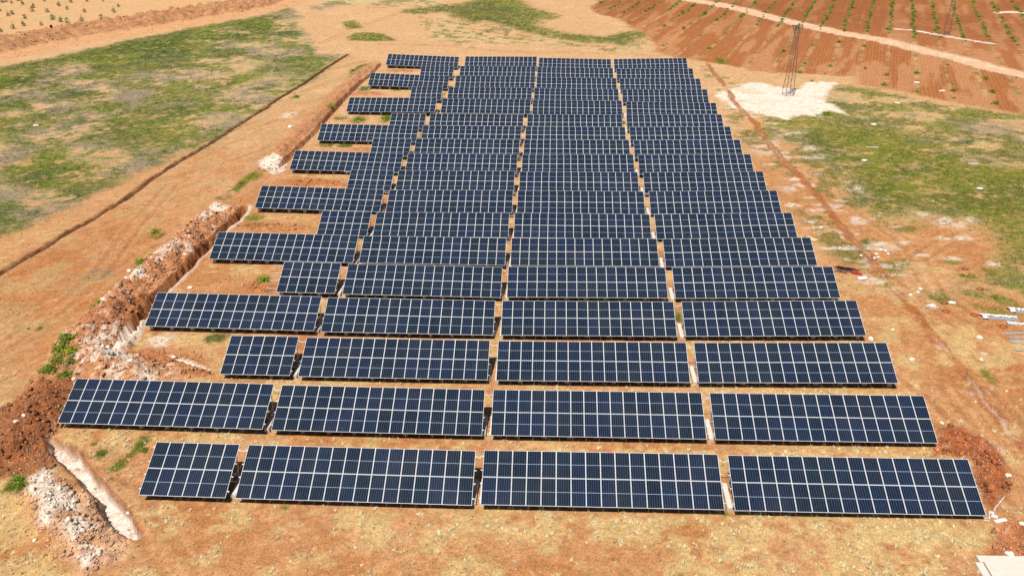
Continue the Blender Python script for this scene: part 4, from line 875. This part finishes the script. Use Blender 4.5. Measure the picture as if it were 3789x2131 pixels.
def bundle(p, q, label, wrapped=True, seed=0):
    rs = random.Random(seed)
    p = Vector((p[0], p[1], zat(*p) + .02)); q = Vector((q[0], q[1], zat(*q) + .02)); mid_ = (p + q) / 2
    root = empty('profile_bundle', mid_); tag(root, label, 'steel bundle')
    d = (q - p).normalized(); s_ = d.cross(Vector((0, 0, 1))).normalized()
    for k in range(9):
        o_ = s_ * (-.3 + .115 * (k % 5) + (.05 if k > 4 else 0)) + Vector((0, 0, .08 + (.10 if k > 4 else 0)))
        sh = d * rs.uniform(-.1, .1)
        mb = MB(); a = p - mid_ + o_ + sh; b_ = q - mid_ + o_ + sh
        mb.bar(a, b_, .09, .015); mb.bar(a + s_ * .04 - Vector((0, 0, .035)), b_ + s_ * .04 - Vector((0, 0, .035)), .012, .06); mb.bar(a - s_ * .04 - Vector((0, 0, .035)), b_ - s_ * .04 - Vector((0, 0, .035)), .012, .06)
        link('steel_profile', mb.mesh('steel_profile', M_STEEL), root)
    if wrapped:      # crumpled white film pulled back along the far side of the bundle
        n = 34; vs = []; fs = []; Lb = (q - p).length
        for i in range(n):
            t = i / (n - 1)
            for j in range(6):
                u_ = -.12 - .13 * j - rs.uniform(0, .06); h_ = (.26 - .02 * j) + rs.uniform(-.07, .09)
                if j == 5: h_ = .03
                v_ = p - mid_ + d * (t * Lb - .35 * (j > 1) * (t < .1)) - s_ * -1 * 0 + (-s_) * (u_ * -1) * 1.0 + Vector((0, 0, max(.04, h_)))
                vs.append(tuple(v_))
        for i in range(n - 1):
            for j in range(5):
                fs.append((i * 6 + j, (i + 1) * 6 + j, (i + 1) * 6 + j + 1, i * 6 + j + 1))
        mb = MB(); mb.v = vs; mb.f = fs
        o = link('plastic_wrap', mb.mesh('plastic_wrap', M_WHITE), root)
        so = o.modifiers.new('thick', 'SOLIDIFY'); so.thickness = .012
        e = MB(); e.v = []; 
        w2 = MB(); a = p - mid_ - d * .12; 
        for k in range(7):
            w2.tube([a + s_ * (-.35 + .11 * k) + Vector((0, 0, .05 + .12 * rs.random())), a + d * (.35 + .2 * rs.random()) + s_ * (-.33 + .11 * k) + Vector((0, 0, .2 + .1 * rs.random()))], .075, 7)
        link('wrap_end', w2.mesh('wrap_end', M_WHITE, smooth=True), root)
    return root
bundle(*PTS['bundle'][0:2], 'bundle of galvanised steel profiles in torn white film on the grass edge', True, 1)
bundle(*PTS['bundle'][2:4], 'farther bundle of galvanised profiles in white film, cut by the right picture edge', True, 2)
# torn foam strip
a, b2 = PTS['foam']; b2 = (a[0] + 4.5, a[1] + (b2[1] - a[1]))
mb = MB(); rs = random.Random(5); pts = []
for i in range(26):
    t = i / 25; pts.append((a[0] + (b2[0] - a[0]) * t - a[0], a[1] + (b2[1] - a[1]) * t - a[1] + rs.uniform(-.09, .09), .12 + rs.uniform(-.03, .06)))
for i in range(25):
    mb.bar(pts[i], pts[i + 1], .34 + rs.uniform(-.12, .12), .2 + rs.uniform(-.06, .06))
o = link('wrap_film', mb.mesh('wrap_film', M_WHITE)); o.location = (a[0], a[1], zat(*a)); tag(o, 'torn strip of white packing film lying between steel bundle and loose profiles', 'packing film')
pf = PTS['profiles']; labs = ['thick pair of galvanised profiles, farthest of the loose steel on the right', 'single galvanised profile just below the thick pair on the right', 'thin steel angle, upper of the crossed group on the right',
       'thin steel angle crossing the middle of the loose group on the right', 'thin steel angle at the near side of the crossed group on the right', 'lone galvanised profile nearest the camera in the loose steel on the right']
for k in range(6):
    p, q = pf[2 * k], pf[2 * k + 1]
    w_ = (.26, .2, .09, .08, .09, .2)[k]
    ground_bar('steel_profile', p, q, w_, .07, M_STEEL, labs[k], 'steel profile', 'loose steel profiles on the ground', .05, .01)
# red coils
coil_lab = ['small red cable coil beside the wrapped steel bundle', 'dark red cable coil between film strip and steel bundle', 'red hose coil beside the white litter left of the steel bundles', 'small red coil just above another red coil near a white bag', 'faint loose red coil on bare soil by the grass edge']
for k, (x, y) in enumerate(PTS['coil']):
    mb = MB(); rs = random.Random(k)
    for q in range(3):
        r_ = .30 + .05 * q + rs.uniform(-.03, .03)
        mb.tube([(r_ * math.cos(t) + rs.uniform(-.02, .02), r_ * .8 * math.sin(t), .04 + .035 * q + rs.uniform(0, .02)) for t in np.linspace(0, 2 * math.pi, 20, endpoint=False)], .018, 6, True)
    o = link('cable_coil', mb.mesh('cable_coil', M_RED, smooth=True)); o.location = (x, y, zat(x, y)); tag(o, coil_lab[k], 'coil', 'red coils lying on the soil')
# black cable tangle
cp = PTS['cable_pile']; x0, y0 = cp[0]; x1, y1 = cp[1]; mb = MB(); rs = random.Random(9)
cxp, cyp = (x0 + x1) / 2, (y0 + y1) / 2
for k in range(44):
    t0 = rs.uniform(0, .55); L_ = rs.uniform(.3, .45); pts = []; off = rs.gauss(0, .32); ph = rs.uniform(0, 6); am = rs.uniform(.05, .25)
    for i in range(12):
        t = t0 + L_ * i / 11
        pts.append((x0 + (x1 - x0) * t - cxp, y0 + (y1 - y0) * t + off * (1 - .4 * t) + am * math.sin(ph + i * .7) - cyp - .1, max(.04, .10 + .26 * math.exp(-(off / .35) ** 2) * rs.uniform(.3, 1) * (1 if 0 < i < 11 else .2))))
    mb.tube(pts, .024, 5)
for k in range(7):
    a_ = rs.uniform(-2.6, -.4); sx_ = rs.uniform(-1.8, .4)
    mb.tube([(sx_ + math.cos(a_ + .3 * math.sin(i)) * i * .16, -.2 + math.sin(a_) * i * .13 + .06 * math.sin(i * 1.3), .05) for i in range(9)], .024, 5)
o = link('cable_heap', mb.mesh('cable_heap', M_CABLE, smooth=True)); o.location = (cxp, cyp, zat(cxp, cyp)); tag(o, 'tangled heap of black cable lying beside the solar tables', 'cable heap')
x, y = PTS['red_net'][0]; mb = MB(); rs = random.Random(11)
for k in range(26):
    a_ = rs.uniform(0, 3.1); mb.tube([(math.cos(a_) * (i - 4) * .11 + rs.gauss(0, .04) + rs.uniform(-.3, .35) * 0 + (k % 6 - 3) * .09, math.sin(a_) * (i - 4) * .10 - (k % 6 - 3) * .07 + rs.gauss(0, .03), .04 + .16 * rs.random()) for i in range(9)], .03, 5)
o = link('safety_net', mb.mesh('safety_net', M_RED)); o.location = (x, y, zat(x, y)); tag(o, 'crumpled bright red net next to the black cable heap', 'net')
bd = PTS['boards']
ground_bar('plank', bd[0], bd[1], .16, .05, M_WOOD, 'pale wooden plank, rear one of the crossed pair beyond the tables', 'plank', 'wooden planks beside the tables', .06)
ground_bar('plank', bd[2], bd[3], .16, .05, M_WOOD, 'pale wooden plank, front one of the crossed pair beyond the tables', 'plank', 'wooden planks beside the tables', .03)
ground_bar('plywood_sheet', ((bd[4][0]), (bd[4][1])), ((bd[5][0]), bd[5][1]), .9, .03, M_WOOD, 'sheet of yellowish plywood half hidden behind a right-end solar table', 'plywood sheet', None, .05)
ground_bar('foam_board', bd[6], bd[7], .62, .06, M_WHITE, 'white foam board lying below the red net', 'foam board', None, .06)
ground_bar('plank', bd[8], bd[9], .1, .03, M_WOOD, 'short thin plank touching the white foam board', 'plank', 'wooden planks beside the tables', .04)
# rods and scraps at the front right table corner
sk = PTS['sticks']; sl_ = ['long pale rod leaning away from the front right table corner', 'short upright pale rod in the scrap by the front right table corner', 'pale rod pointing left in the scrap by the front right table corner',
      'nearest pale rod of the scrap by the front right table corner', 'broad white offcut in the scrap by the front right table corner', 'stubby pale offcut at the rear of the scrap by the front right corner', 'thin clear plastic strip right of the scrap by the front right corner']
for k in range(7):
    ground_bar('scrap_rod', sk[2 * k], sk[2 * k + 1], (.05, .05, .04, .06, .3, .2, .3)[k], (.05, .04, .04, .04, .05, .05, .02)[k], M_DUCT if k in (0, 6) else M_WHITE, sl_[k], 'rod', 'scrap lying at the front right table corner', .04)
rd = PTS['rod']
ground_bar('white_pipe', rd[0], rd[1], .14, .12, M_WHITE, 'thin white pipe lying in the green grass right of the pylon', 'pipe', 'white pipes in the grass', .02)
ground_bar('white_pipe', rd[2], rd[3], .14, .12, M_WHITE, 'thin white pipe in grass near the right picture edge', 'pipe', 'white pipes in the grass', .02)

# ------------------------------------------------------------------ rocks
def rock_mesh(name, r, mat, seed, flat=.65, col=(.55, .42, .32)):
    bm = bmesh.new(); bmesh.ops.create_icosphere(bm, subdivisions=2, radius=r); rs = random.Random(seed)
    for v in bm.verts:
        k = 1 + rs.uniform(-.18, .18); v.co = Vector((v.co.x * k * 1.15, v.co.y * k * .9, v.co.z * k * flat))
    me = bpy.data.meshes.new(name); bm.to_mesh(me); bm.free(); me.materials.append(mat)
    a = me.color_attributes.new('Col', 'FLOAT_COLOR', 'POINT'); c4 = np.ones((len(me.vertices), 4), np.float32); c4[:, :3] = col; a.data.foreach_set('color', c4.ravel())
    return me
boulders = [('flat orange boulder on the rubble behind the second left table', .42, 0), ('pale boulder on bare soil between the left tables', .28, 1), ('broken white slab of rock on the rubble ridge', .3, 1), ('white rock beside the broken white slab on the rubble ridge', .25, 1),
 ('white rock at the foot of the dark soil heap, upper one', .2, 1), ('white rock on the dark soil heap near the trench', .2, 1), ('small white rock on the dry grass by the lower left spoil', .16, 1), ('grey rock on the right bank of the white trench', .16, 1),
 ('pale stone beyond the trench in front of a left table', .3, 1), ('white stone on the spoil ridge edge by the weeds', .3, 1), ('white stone at the left foot of the spoil ridge', .28, 1), ('lone white stone on the soil strip left of the far trench', .5, 1),
 ('white rock on the right edge of the reddish dug patch', .2, 1), ('pale rock beside the concrete base, left of two', .26, 1), ('pale rock beside the concrete base, right of two', .24, 1), ('pale stone on soil right of the third-row tables', .25, 1),
 ('white stone by the right picture edge below the loose steel', .2, 1), ('white stone below the loose steel profiles', .3, 1), ('white rock just behind the second-row left table corner', .22, 1), ('flat orange rock behind the second-row left table', .3, 0),
 ('white rock in the upper reddish rubble right of front table', .2, 1), ('white rock at the upper tip of the reddish dug patch', .16, 1), ('white rock on bare ground far right of the front table', .2, 1), ('flat pale stone right of the third-row right table', .3, 1), ('small pale stone among tracks right of the tables', .2, 1)]
for k, ((x, y), (lab, r_, w_)) in enumerate(zip(PTS['boulder'], boulders)):
    colr = (.78, .68, .58) if w_ else (.58, .33, .18)
    o = link('rock', rock_mesh('rock', r_, M_STONE, k, .6, colr)); o.location = (x, y, zat(x, y) + r_ * .2); o.rotation_euler = (0, 0, k * 1.3); tag(o, lab, 'rock', 'loose rocks')
# little white blocks and bags
me_b = rock_mesh('litter', .2, M_WHITE, 50, .5)
for k, (x, y) in enumerate(PTS['litter']):
    o = link('white_block', me_b); o.location = (x, y, zat(x, y) + .07); o.rotation_euler = (0, 0, k); tag(o, 'small white packing block on the bare soil right of the tables', 'packing block', 'white packing blocks scattered on the soil')
bag_lab = ['white plastic bag in the left meadow', 'white plastic bag on grass right of the chalk patch', 'white scrap on the grassy bare patch below the chalk', 'pale plastic scrap in the green of the right meadow', 'white scrap at the edge of the ploughed field', 'white rag by a green shrub in the ploughed field',
           'crumpled white sheet in the upper right grass', 'white and grey bag near the red coils', 'white plastic heap on the bare soil near the red coils', 'white plastic piece at the right picture edge in the grass']
for k, (x, y) in enumerate(PTS['bag']):
    if k == 9: continue
    bm = bmesh.new(); bmesh.ops.create_icosphere(bm, subdivisions=3, radius=1); rs = random.Random(70 + k); s_ = .2 + .0014 * y
    for v in bm.verts:
        v.co = Vector((v.co.x * s_ * 1.3, v.co.y * s_ * .8, max(-.05, v.co.z * s_ * .35))) * (1 + rs.uniform(-.22, .22))
    me_ = bpy.data.meshes.new('plastic_bag'); bm.to_mesh(me_); bm.free(); me_.materials.append(M_WHITE)
    o = link('plastic_bag', me_); o.location = (x, y, zat(x, y) + .05); tag(o, bag_lab[k], 'plastic bag', 'white plastic litter')
for k, (x, y) in enumerate(PTS['stump']):
    mb = MB(); rs = random.Random(k); h_ = (1.5, .8, .6)[k]
    mb.tube([(0, 0, -.2), (.05, 0, h_ * .5), (.0, .05, h_)], .42, 9); mb.tube([(0, 0, h_ * .4), (-.5, 0, h_ * .7)], .15, 6)
    o = link('burnt_stump', mb.mesh('burnt_stump', M_CABLE)); o.location = (x, y, zat(x, y)); tag(o, ['tall black stump on the crest side of the soil bank, top left', 'black stump at the left picture edge by the soil bank', 'low black stump on the soil bank crest, right of the tall one'][k], 'stump', 'black stumps along the soil bank')

# ------------------------------------------------------------------ plants
def tufts(pos, h, n, spread, w, cols, lean=.5):
    """pos (m,3), h (m,), cols (m,3): n blades for each tuft; returns verts, faces, colours"""
    m_ = len(pos)
    ang = rng.uniform(0, 2 * np.pi, (m_, n)); ln = rng.uniform(.1, 1, (m_, n)) * lean; hh = h[:, None] * rng.uniform(.5, 1.1, (m_, n))
    r0 = rng.uniform(0, 1, (m_, n)) ** .5 * spread[:, None]; a0 = rng.uniform(0, 2 * np.pi, (m_, n))
    bx = pos[:, 0, None] + r0 * np.cos(a0); by = pos[:, 1, None] + r0 * np.sin(a0); bz = np.broadcast_to(pos[:, 2, None], bx.shape) - .02
    tx = bx + np.cos(ang) * hh * ln; ty = by + np.sin(ang) * hh * ln; tz = bz + hh * np.sqrt(1 - np.minimum(ln, .95) ** 2 * .8)
    wv = (w[:, None] if isinstance(w, np.ndarray) else w); px_ = -np.sin(ang) * wv / 2; py_ = np.cos(ang) * wv / 2
    V = np.stack([np.stack([bx - px_, by - py_, bz], -1), np.stack([bx + px_, by + py_, bz], -1), np.stack([tx, ty, tz], -1)], 2).reshape(-1, 3)
    F = np.arange(len(V)).reshape(-1, 3)
    cc = np.broadcast_to(cols[:, None, None, :] * rng.uniform(.7, 1.35, (m_, n, 1, 1)), (m_, n, 3, 3))
    return V, F, cc.reshape(-1, 3)

fw_ = 0.5 / CAM_F
def in_view(x, y, z, pad=1.06):
    qx = x; qy = y; qz = z - CAMH
    dz = qx * CAM_D[0] + qy * CAM_D[1] + qz * CAM_D[2]
    a = (qx * CAM_R[0] + qy * CAM_R[1] + qz * CAM_R[2]) / dz; b_ = (qx * CAM_U[0] + qy * CAM_U[1] + qz * CAM_U[2]) / dz
    return (np.abs(a) < fw_ * pad + .05) & (np.abs(b_) < fw_ * pad * 575 / 1024 + .04)
def scatter(n, y0, y1, mask, power=1.0):
    """candidate points in the strip of ground the place shows, kept with the mask's probability"""
    y = rng.uniform(y0, y1, n); hw = 14 + y * .66; x = rng.uniform(-1, 1, n) * hw
    p = at_grid(mask, x, y); k = rng.random(n) < p ** power
    x = x[k]; y = y[k]; z = at_grid(gz, x, y); k = in_view(x, y, z, 1.1)
    return np.stack([x[k], y[k], z[k]], -1)
def merge(parts, name, mat, label, cat):
    V = []; F = []; Cc = []; o_ = 0
    for v, f, c_ in parts:
        V.append(v); F.append(f + o_); Cc.append(c_); o_ += len(v)
    me_ = bulk_mesh(name, np.concatenate(V), np.concatenate(F), mat, np.concatenate(Cc))
    return tag(link(name, me_), label, cat, None, 'stuff')
bands = ((36, 70, 42000), (70, 120, 60000), (120, 200, 60000), (200, 335, 60000))
gparts = []; dparts = []; sparts = []
for i, (y0, y1, n_) in enumerate(bands):
    sc = (1, 1.25, 1.7, 2.6)[i]
    P3 = scatter(n_, y0, y1, g_green)
    v_ = rng.random(len(P3))[:, None]
    cols = np.array([.14, .19, .012]) * v_ + np.array([.06, .11, .016]) * (1 - v_)
    cols = cols * (1 - .3 * (P3[:, 0] > 32)[:, None]) + np.array([.19, .185, .02]) * .3 * (P3[:, 0] > 32)[:, None]
    yl = (vnoise(P3[:, 0] / 5, P3[:, 1] / 5, 301) > .68)[:, None]; cols = np.where(yl, np.array([.26, .27, .018]), cols)
    gparts.append(tufts(P3, rng.uniform(.14, .32, len(P3)) * sc ** .4, 12, rng.uniform(.15, .4, len(P3)) * sc, .032 * sc ** .8, cols, .7))
    P3 = scatter(n_ // 2, y0, y1, g_grey)
    sparts.append(tufts(P3, rng.uniform(.15, .35, len(P3)) * sc ** .6, 9, rng.uniform(.12, .3, len(P3)) * sc, .03 * sc, np.tile(np.array([.23, .205, .14]), (len(P3), 1)) * rng.uniform(.7, 1.2, (len(P3), 1)), .8))
    P3 = scatter(n_ if i < 2 else n_ // 3, y0, y1, np.clip(g_straw * (1 - g_green) * .8 + .02, 0, 1))
    dparts.append(tufts(P3, rng.uniform(.08, .22, len(P3)) * sc ** .5, 11, rng.uniform(.04, .18, len(P3)) * sc, .022 * sc, np.tile(np.array([.70, .55, .27]), (len(P3), 1)) * rng.uniform(.75, 1.15, (len(P3), 1)), .95))
# star-shaped straw tufts near the front
P3 = scatter(9000, 36, 66, np.clip(g_straw * .6 + .10 - g_rub * .4, 0, 1)); 
dparts.append(tufts(P3, rng.uniform(.20, .40, len(P3)), 22, rng.uniform(.03, .12, len(P3)), .036, np.tile(np.array([.92, .80, .50]), (len(P3), 1)) * rng.uniform(.7, 1.1, (len(P3), 1)), .97))
# sparse seedlings over bare soil
P3 = scatter(42000, 40, 210, np.clip(.30 - g_rub, 0, 1) * (fbm(fxx, fyy, 7, 3, 501) > .46))
sparts.append(tufts(P3, rng.uniform(.08, .24, len(P3)), 9, rng.uniform(.06, .22, len(P3)), .045, np.tile(np.array([.15, .165, .05]), (len(P3), 1)), .8))
merge(gparts, 'grass', M_PLANT, 'green grass and low weeds growing in patches over the soil', 'grass')
merge(sparts, 'scrub', M_PLANT, 'grey-green dry scrub between the grass patches', 'scrub')
merge(dparts, 'dry_grass', M_PLANT, 'straw-coloured dry grass tufts on the orange soil', 'dry grass')
# gravel and clods
gv = []; 
base = np.array([(1, 0, 0), (-1, 0, 0), (0, 1, 0), (0, -1, 0), (0, 0, 1), (0, 0, -1)], float)
tri = np.array([(0, 2, 4), (2, 1, 4), (1, 3, 4), (3, 0, 4), (2, 0, 5), (1, 2, 5), (3, 1, 5), (0, 3, 5)])
for i, (y0, y1, n_, r0, r1) in enumerate(((36, 70, 100000, .025, .14), (70, 120, 70000, .04, .19), (120, 200, 30000, .07, .22), (200, 330, 24000, .12, .42))):
    P3 = scatter(n_, y0, y1, np.clip(g_rub * .9 + .03, 0, 1)); k = len(P3)
    s_ = r0 + (r1 - r0) * rng.random(k) ** 2.2
    V = base[None] * (1 + rng.uniform(-.3, .3, (k, 6, 1))) * s_[:, None, None] * np.array([1.1, .9, .6]); a_ = rng.uniform(0, 6.28, k)
    ca, sa = np.cos(a_)[:, None], np.sin(a_)[:, None]
    V = np.stack([V[..., 0] * ca - V[..., 1] * sa, V[..., 0] * sa + V[..., 1] * ca, V[..., 2]], -1) + P3[:, None, :] + np.array([0, 0, 1]) * (s_ * .2)[:, None, None]
    F = (tri[None] + (np.arange(k) * 6)[:, None, None]).reshape(-1, 3)
    loc_c = np.stack([at_grid(gcol[:, q], P3[:, 0], P3[:, 1]) for q in range(3)], -1)
    pal = np.array([.68, .50, .36]); mixv = (rng.random(k) ** 1.6)[:, None]
    cc = loc_c * (1.15 - mixv * .3) * (1 - mixv * .7) + pal * mixv * .7 ; cc = np.clip(cc, 0, .85)
    gv.append((V.reshape(-1, 3), F, np.repeat(cc, 6, 0)))
P3 = scatter(60000, 36, 135, np.clip(g_rub, 0, 1) ** 3); k = len(P3)
s_ = .07 + .26 * rng.random(k) ** 3.0
V = base[None] * (1 + rng.uniform(-.35, .35, (k, 6, 1))) * s_[:, None, None] * np.array([1.1, .85, .75]); a_ = rng.uniform(0, 6.28, k); ca, sa = np.cos(a_)[:, None], np.sin(a_)[:, None]
V = np.stack([V[..., 0] * ca - V[..., 1] * sa, V[..., 0] * sa + V[..., 1] * ca, V[..., 2]], -1) + P3[:, None, :] + np.array([0, 0, 1]) * (s_ * .25)[:, None, None]
F = (tri[None] + (np.arange(k) * 6)[:, None, None]).reshape(-1, 3)
loc_c = np.stack([at_grid(gcol[:, q], P3[:, 0], P3[:, 1]) for q in range(3)], -1) * rng.uniform(.55, 1.35, (k, 1))
gv.append((V.reshape(-1, 3), F, np.repeat(np.clip(loc_c, 0, .85), 6, 0)))
merge(gv, 'gravel', M_STONE, 'loose stones and clods scattered over soil heaps and bare ground', 'gravel')

def bush_mesh(name, r, h, n, seed, cols, leaf=.05):
    rs = np.random.default_rng(seed)
    a_ = rs.uniform(0, 6.28, n); rr = rs.random(n) ** .5; zz = rs.random(n)
    lob = 1 + .35 * np.sin(a_ * 3 + seed) + .2 * np.sin(a_ * 5 + 2 * seed)
    prof = np.sqrt(np.clip(1 - (zz - .35) ** 2 / .45, .05, 1))
    c_ = np.stack([np.cos(a_) * rr * r * lob * prof, np.sin(a_) * rr * r * lob * prof, zz * h * (.7 + .5 * rs.random(n))], -1)
    d1 = rs.normal(size=(n, 3)); d1 /= np.linalg.norm(d1, axis=1)[:, None]; d2 = np.cross(d1, rs.normal(size=(n, 3))); d2 /= np.linalg.norm(d2, axis=1)[:, None]
    L = leaf * rs.uniform(.6, 1.5, n)[:, None]
    V = np.stack([c_ - d1 * L, c_ + d2 * L * .45, c_ + d1 * L, c_ - d2 * L * .45], 1).reshape(-1, 3); V[:, 2] = np.maximum(V[:, 2], -.02)
    F = np.arange(n * 4).reshape(-1, 4)
    base_ = np.array(cols)[rs.integers(0, len(cols), n)] * rs.uniform(.7, 1.3, (n, 1))
    return bulk_mesh(name, V, F, M_PLANT, np.repeat(base_, 4, 0))
GREENS = [(.15, .23, .02), (.20, .29, .02), (.11, .18, .03)]
YG = [(.30, .36, .015), (.22, .30, .02)]
bm_a = [bush_mesh('bush', .55, .5, 420, 3, GREENS, .07), bush_mesh('bush', .7, .45, 480, 5, GREENS + YG, .07), bush_mesh('bush', .5, .6, 380, 8, YG, .07)]
bl = ['green bush at the lower left of the lush clump by the dark soil heap', 'green bush in the upper middle of the clump by the dark soil heap', 'tall bright green bush at the top of the clump by the dark soil heap', 'yellow-green bush on the right of the clump by the dark soil heap', 'low grey-green bush at the near right of the clump by the dark soil heap',
      'dark green bush inside the clump by the dark soil heap', 'green bush at the bottom edge of the clump by the dark soil heap', 'bright green bush at the foot of the spoil ridge', 'green bush just above the bright one at the spoil ridge foot', 'lone yellow-green bush on the left bank of the spoil ridge', 'small yellow-green plant alone on the orange soil at far left', 'yellowish bush on the uphill weeds left of the spoil ridge', 'tiny green plant left of the small yellow-green one at far left',
      'yellow-green bush beside the far trench', 'yellow bush behind the fifth-from-front long left table', 'green bush in the gap behind the left-end tables midway', 'dark green weed alone on the strip left of the far trench', 'green bush by the pale spoil at the lower left picture edge', 'darker green bush by the pale spoil at the lower left picture edge', 'low green bush at the lower left picture edge beside the pale spoil',
      'yellow-green bush on the soil by a short left table with projecting rails', 'small green bush left of the front short table', 'green bush beside the front short table, lower of two', 'low green bush left of the front table on bare soil', 'pale green bush farthest left in front of the second-row table', 'green tussock at the lower edge of the chalk patch']
for k, (x, y) in enumerate(PTS['bush']):
    s_ = [1.5, 1.6, 1.7, 1.5, 1.1, 1.3, 1.3, 1.3, 1.0, .7, .5, 1.1, .35, 1.6, 1.5, 1.1, 1.2, .9, 1.0, .6, 1.3, .6, .7, .6, .5, 1.6][k]
    o = link('bush', bm_a[2 if 'yellow' in bl[k] else k % 2]); o.location = (x, y, zat(x, y)); o.scale = (s_, s_, s_ * .8); o.rotation_euler = (0, 0, k * 1.7); tag(o, bl[k], 'bush', 'green bushes on the soil')
sap_m = [bush_mesh('sapling', .75, 1.3, 120, 21, [(.06, .10, .03), (.09, .14, .03)], .16), bush_mesh('sapling', .6, 1.6, 100, 22, [(.07, .12, .03), (.10, .13, .05)], .16)]
for k, (x, y) in enumerate(PTS['sapling_left']):
    o = link('sapling', sap_m[k % 2]); o.location = (x, y, zat(x, y)); s_ = rng.uniform(.7, 1.3); o.scale = (s_, s_, s_); o.rotation_euler = (0, 0, k)
    tag(o, 'small dark sapling in the pale field beyond the soil bank', 'sapling', 'saplings planted beyond the soil bank')
fb = [bush_mesh('field_shrub', .9, .8, 200, 31, GREENS, .16), bush_mesh('field_shrub', 1.0, .8, 200, 32, GREENS + YG, .16)]
spots = list(PTS['bush_field'])
c20, s20 = math.cos(math.radians(20)), math.sin(math.radians(20))
FP = POLY['field']
for kk in range(-18, 26):
    u_ = -1.2 + 6.75 * kk; v_ = 200
    while v_ < 385:
        x = u_ * c20 + v_ * s20; y = -u_ * s20 + v_ * c20; v_ += random.uniform(3.5, 7)
        x += random.gauss(0, .35)
        if y > 334 or y < 230 or y - 268 + (x - 90) * .55 < 0: continue
        if not in_view(np.array([x]), np.array([y]), np.array([-10.5]), 1.0)[0]: continue
        if poly_sd(FP, np.array([x]), np.array([y]))[0] < 1: continue
        spots.append((x, y))
random.shuffle(spots)
spots = sorted(spots, key=lambda p: p[1])[:290]
for k, (x, y) in enumerate(spots):
    o = link('field_shrub', fb[k % 2]); o.location = (x, y, zat(x, y)); s_ = rng.uniform(.3, .85); o.scale = (s_, s_, s_); o.rotation_euler = (0, 0, k)
    tag(o, 'young green shrub in one of the planted rows of the ploughed field', 'shrub', 'young shrubs in rows on the ploughed field')
print('done', len(bpy.data.objects), 'objects; shrubs', len(spots))
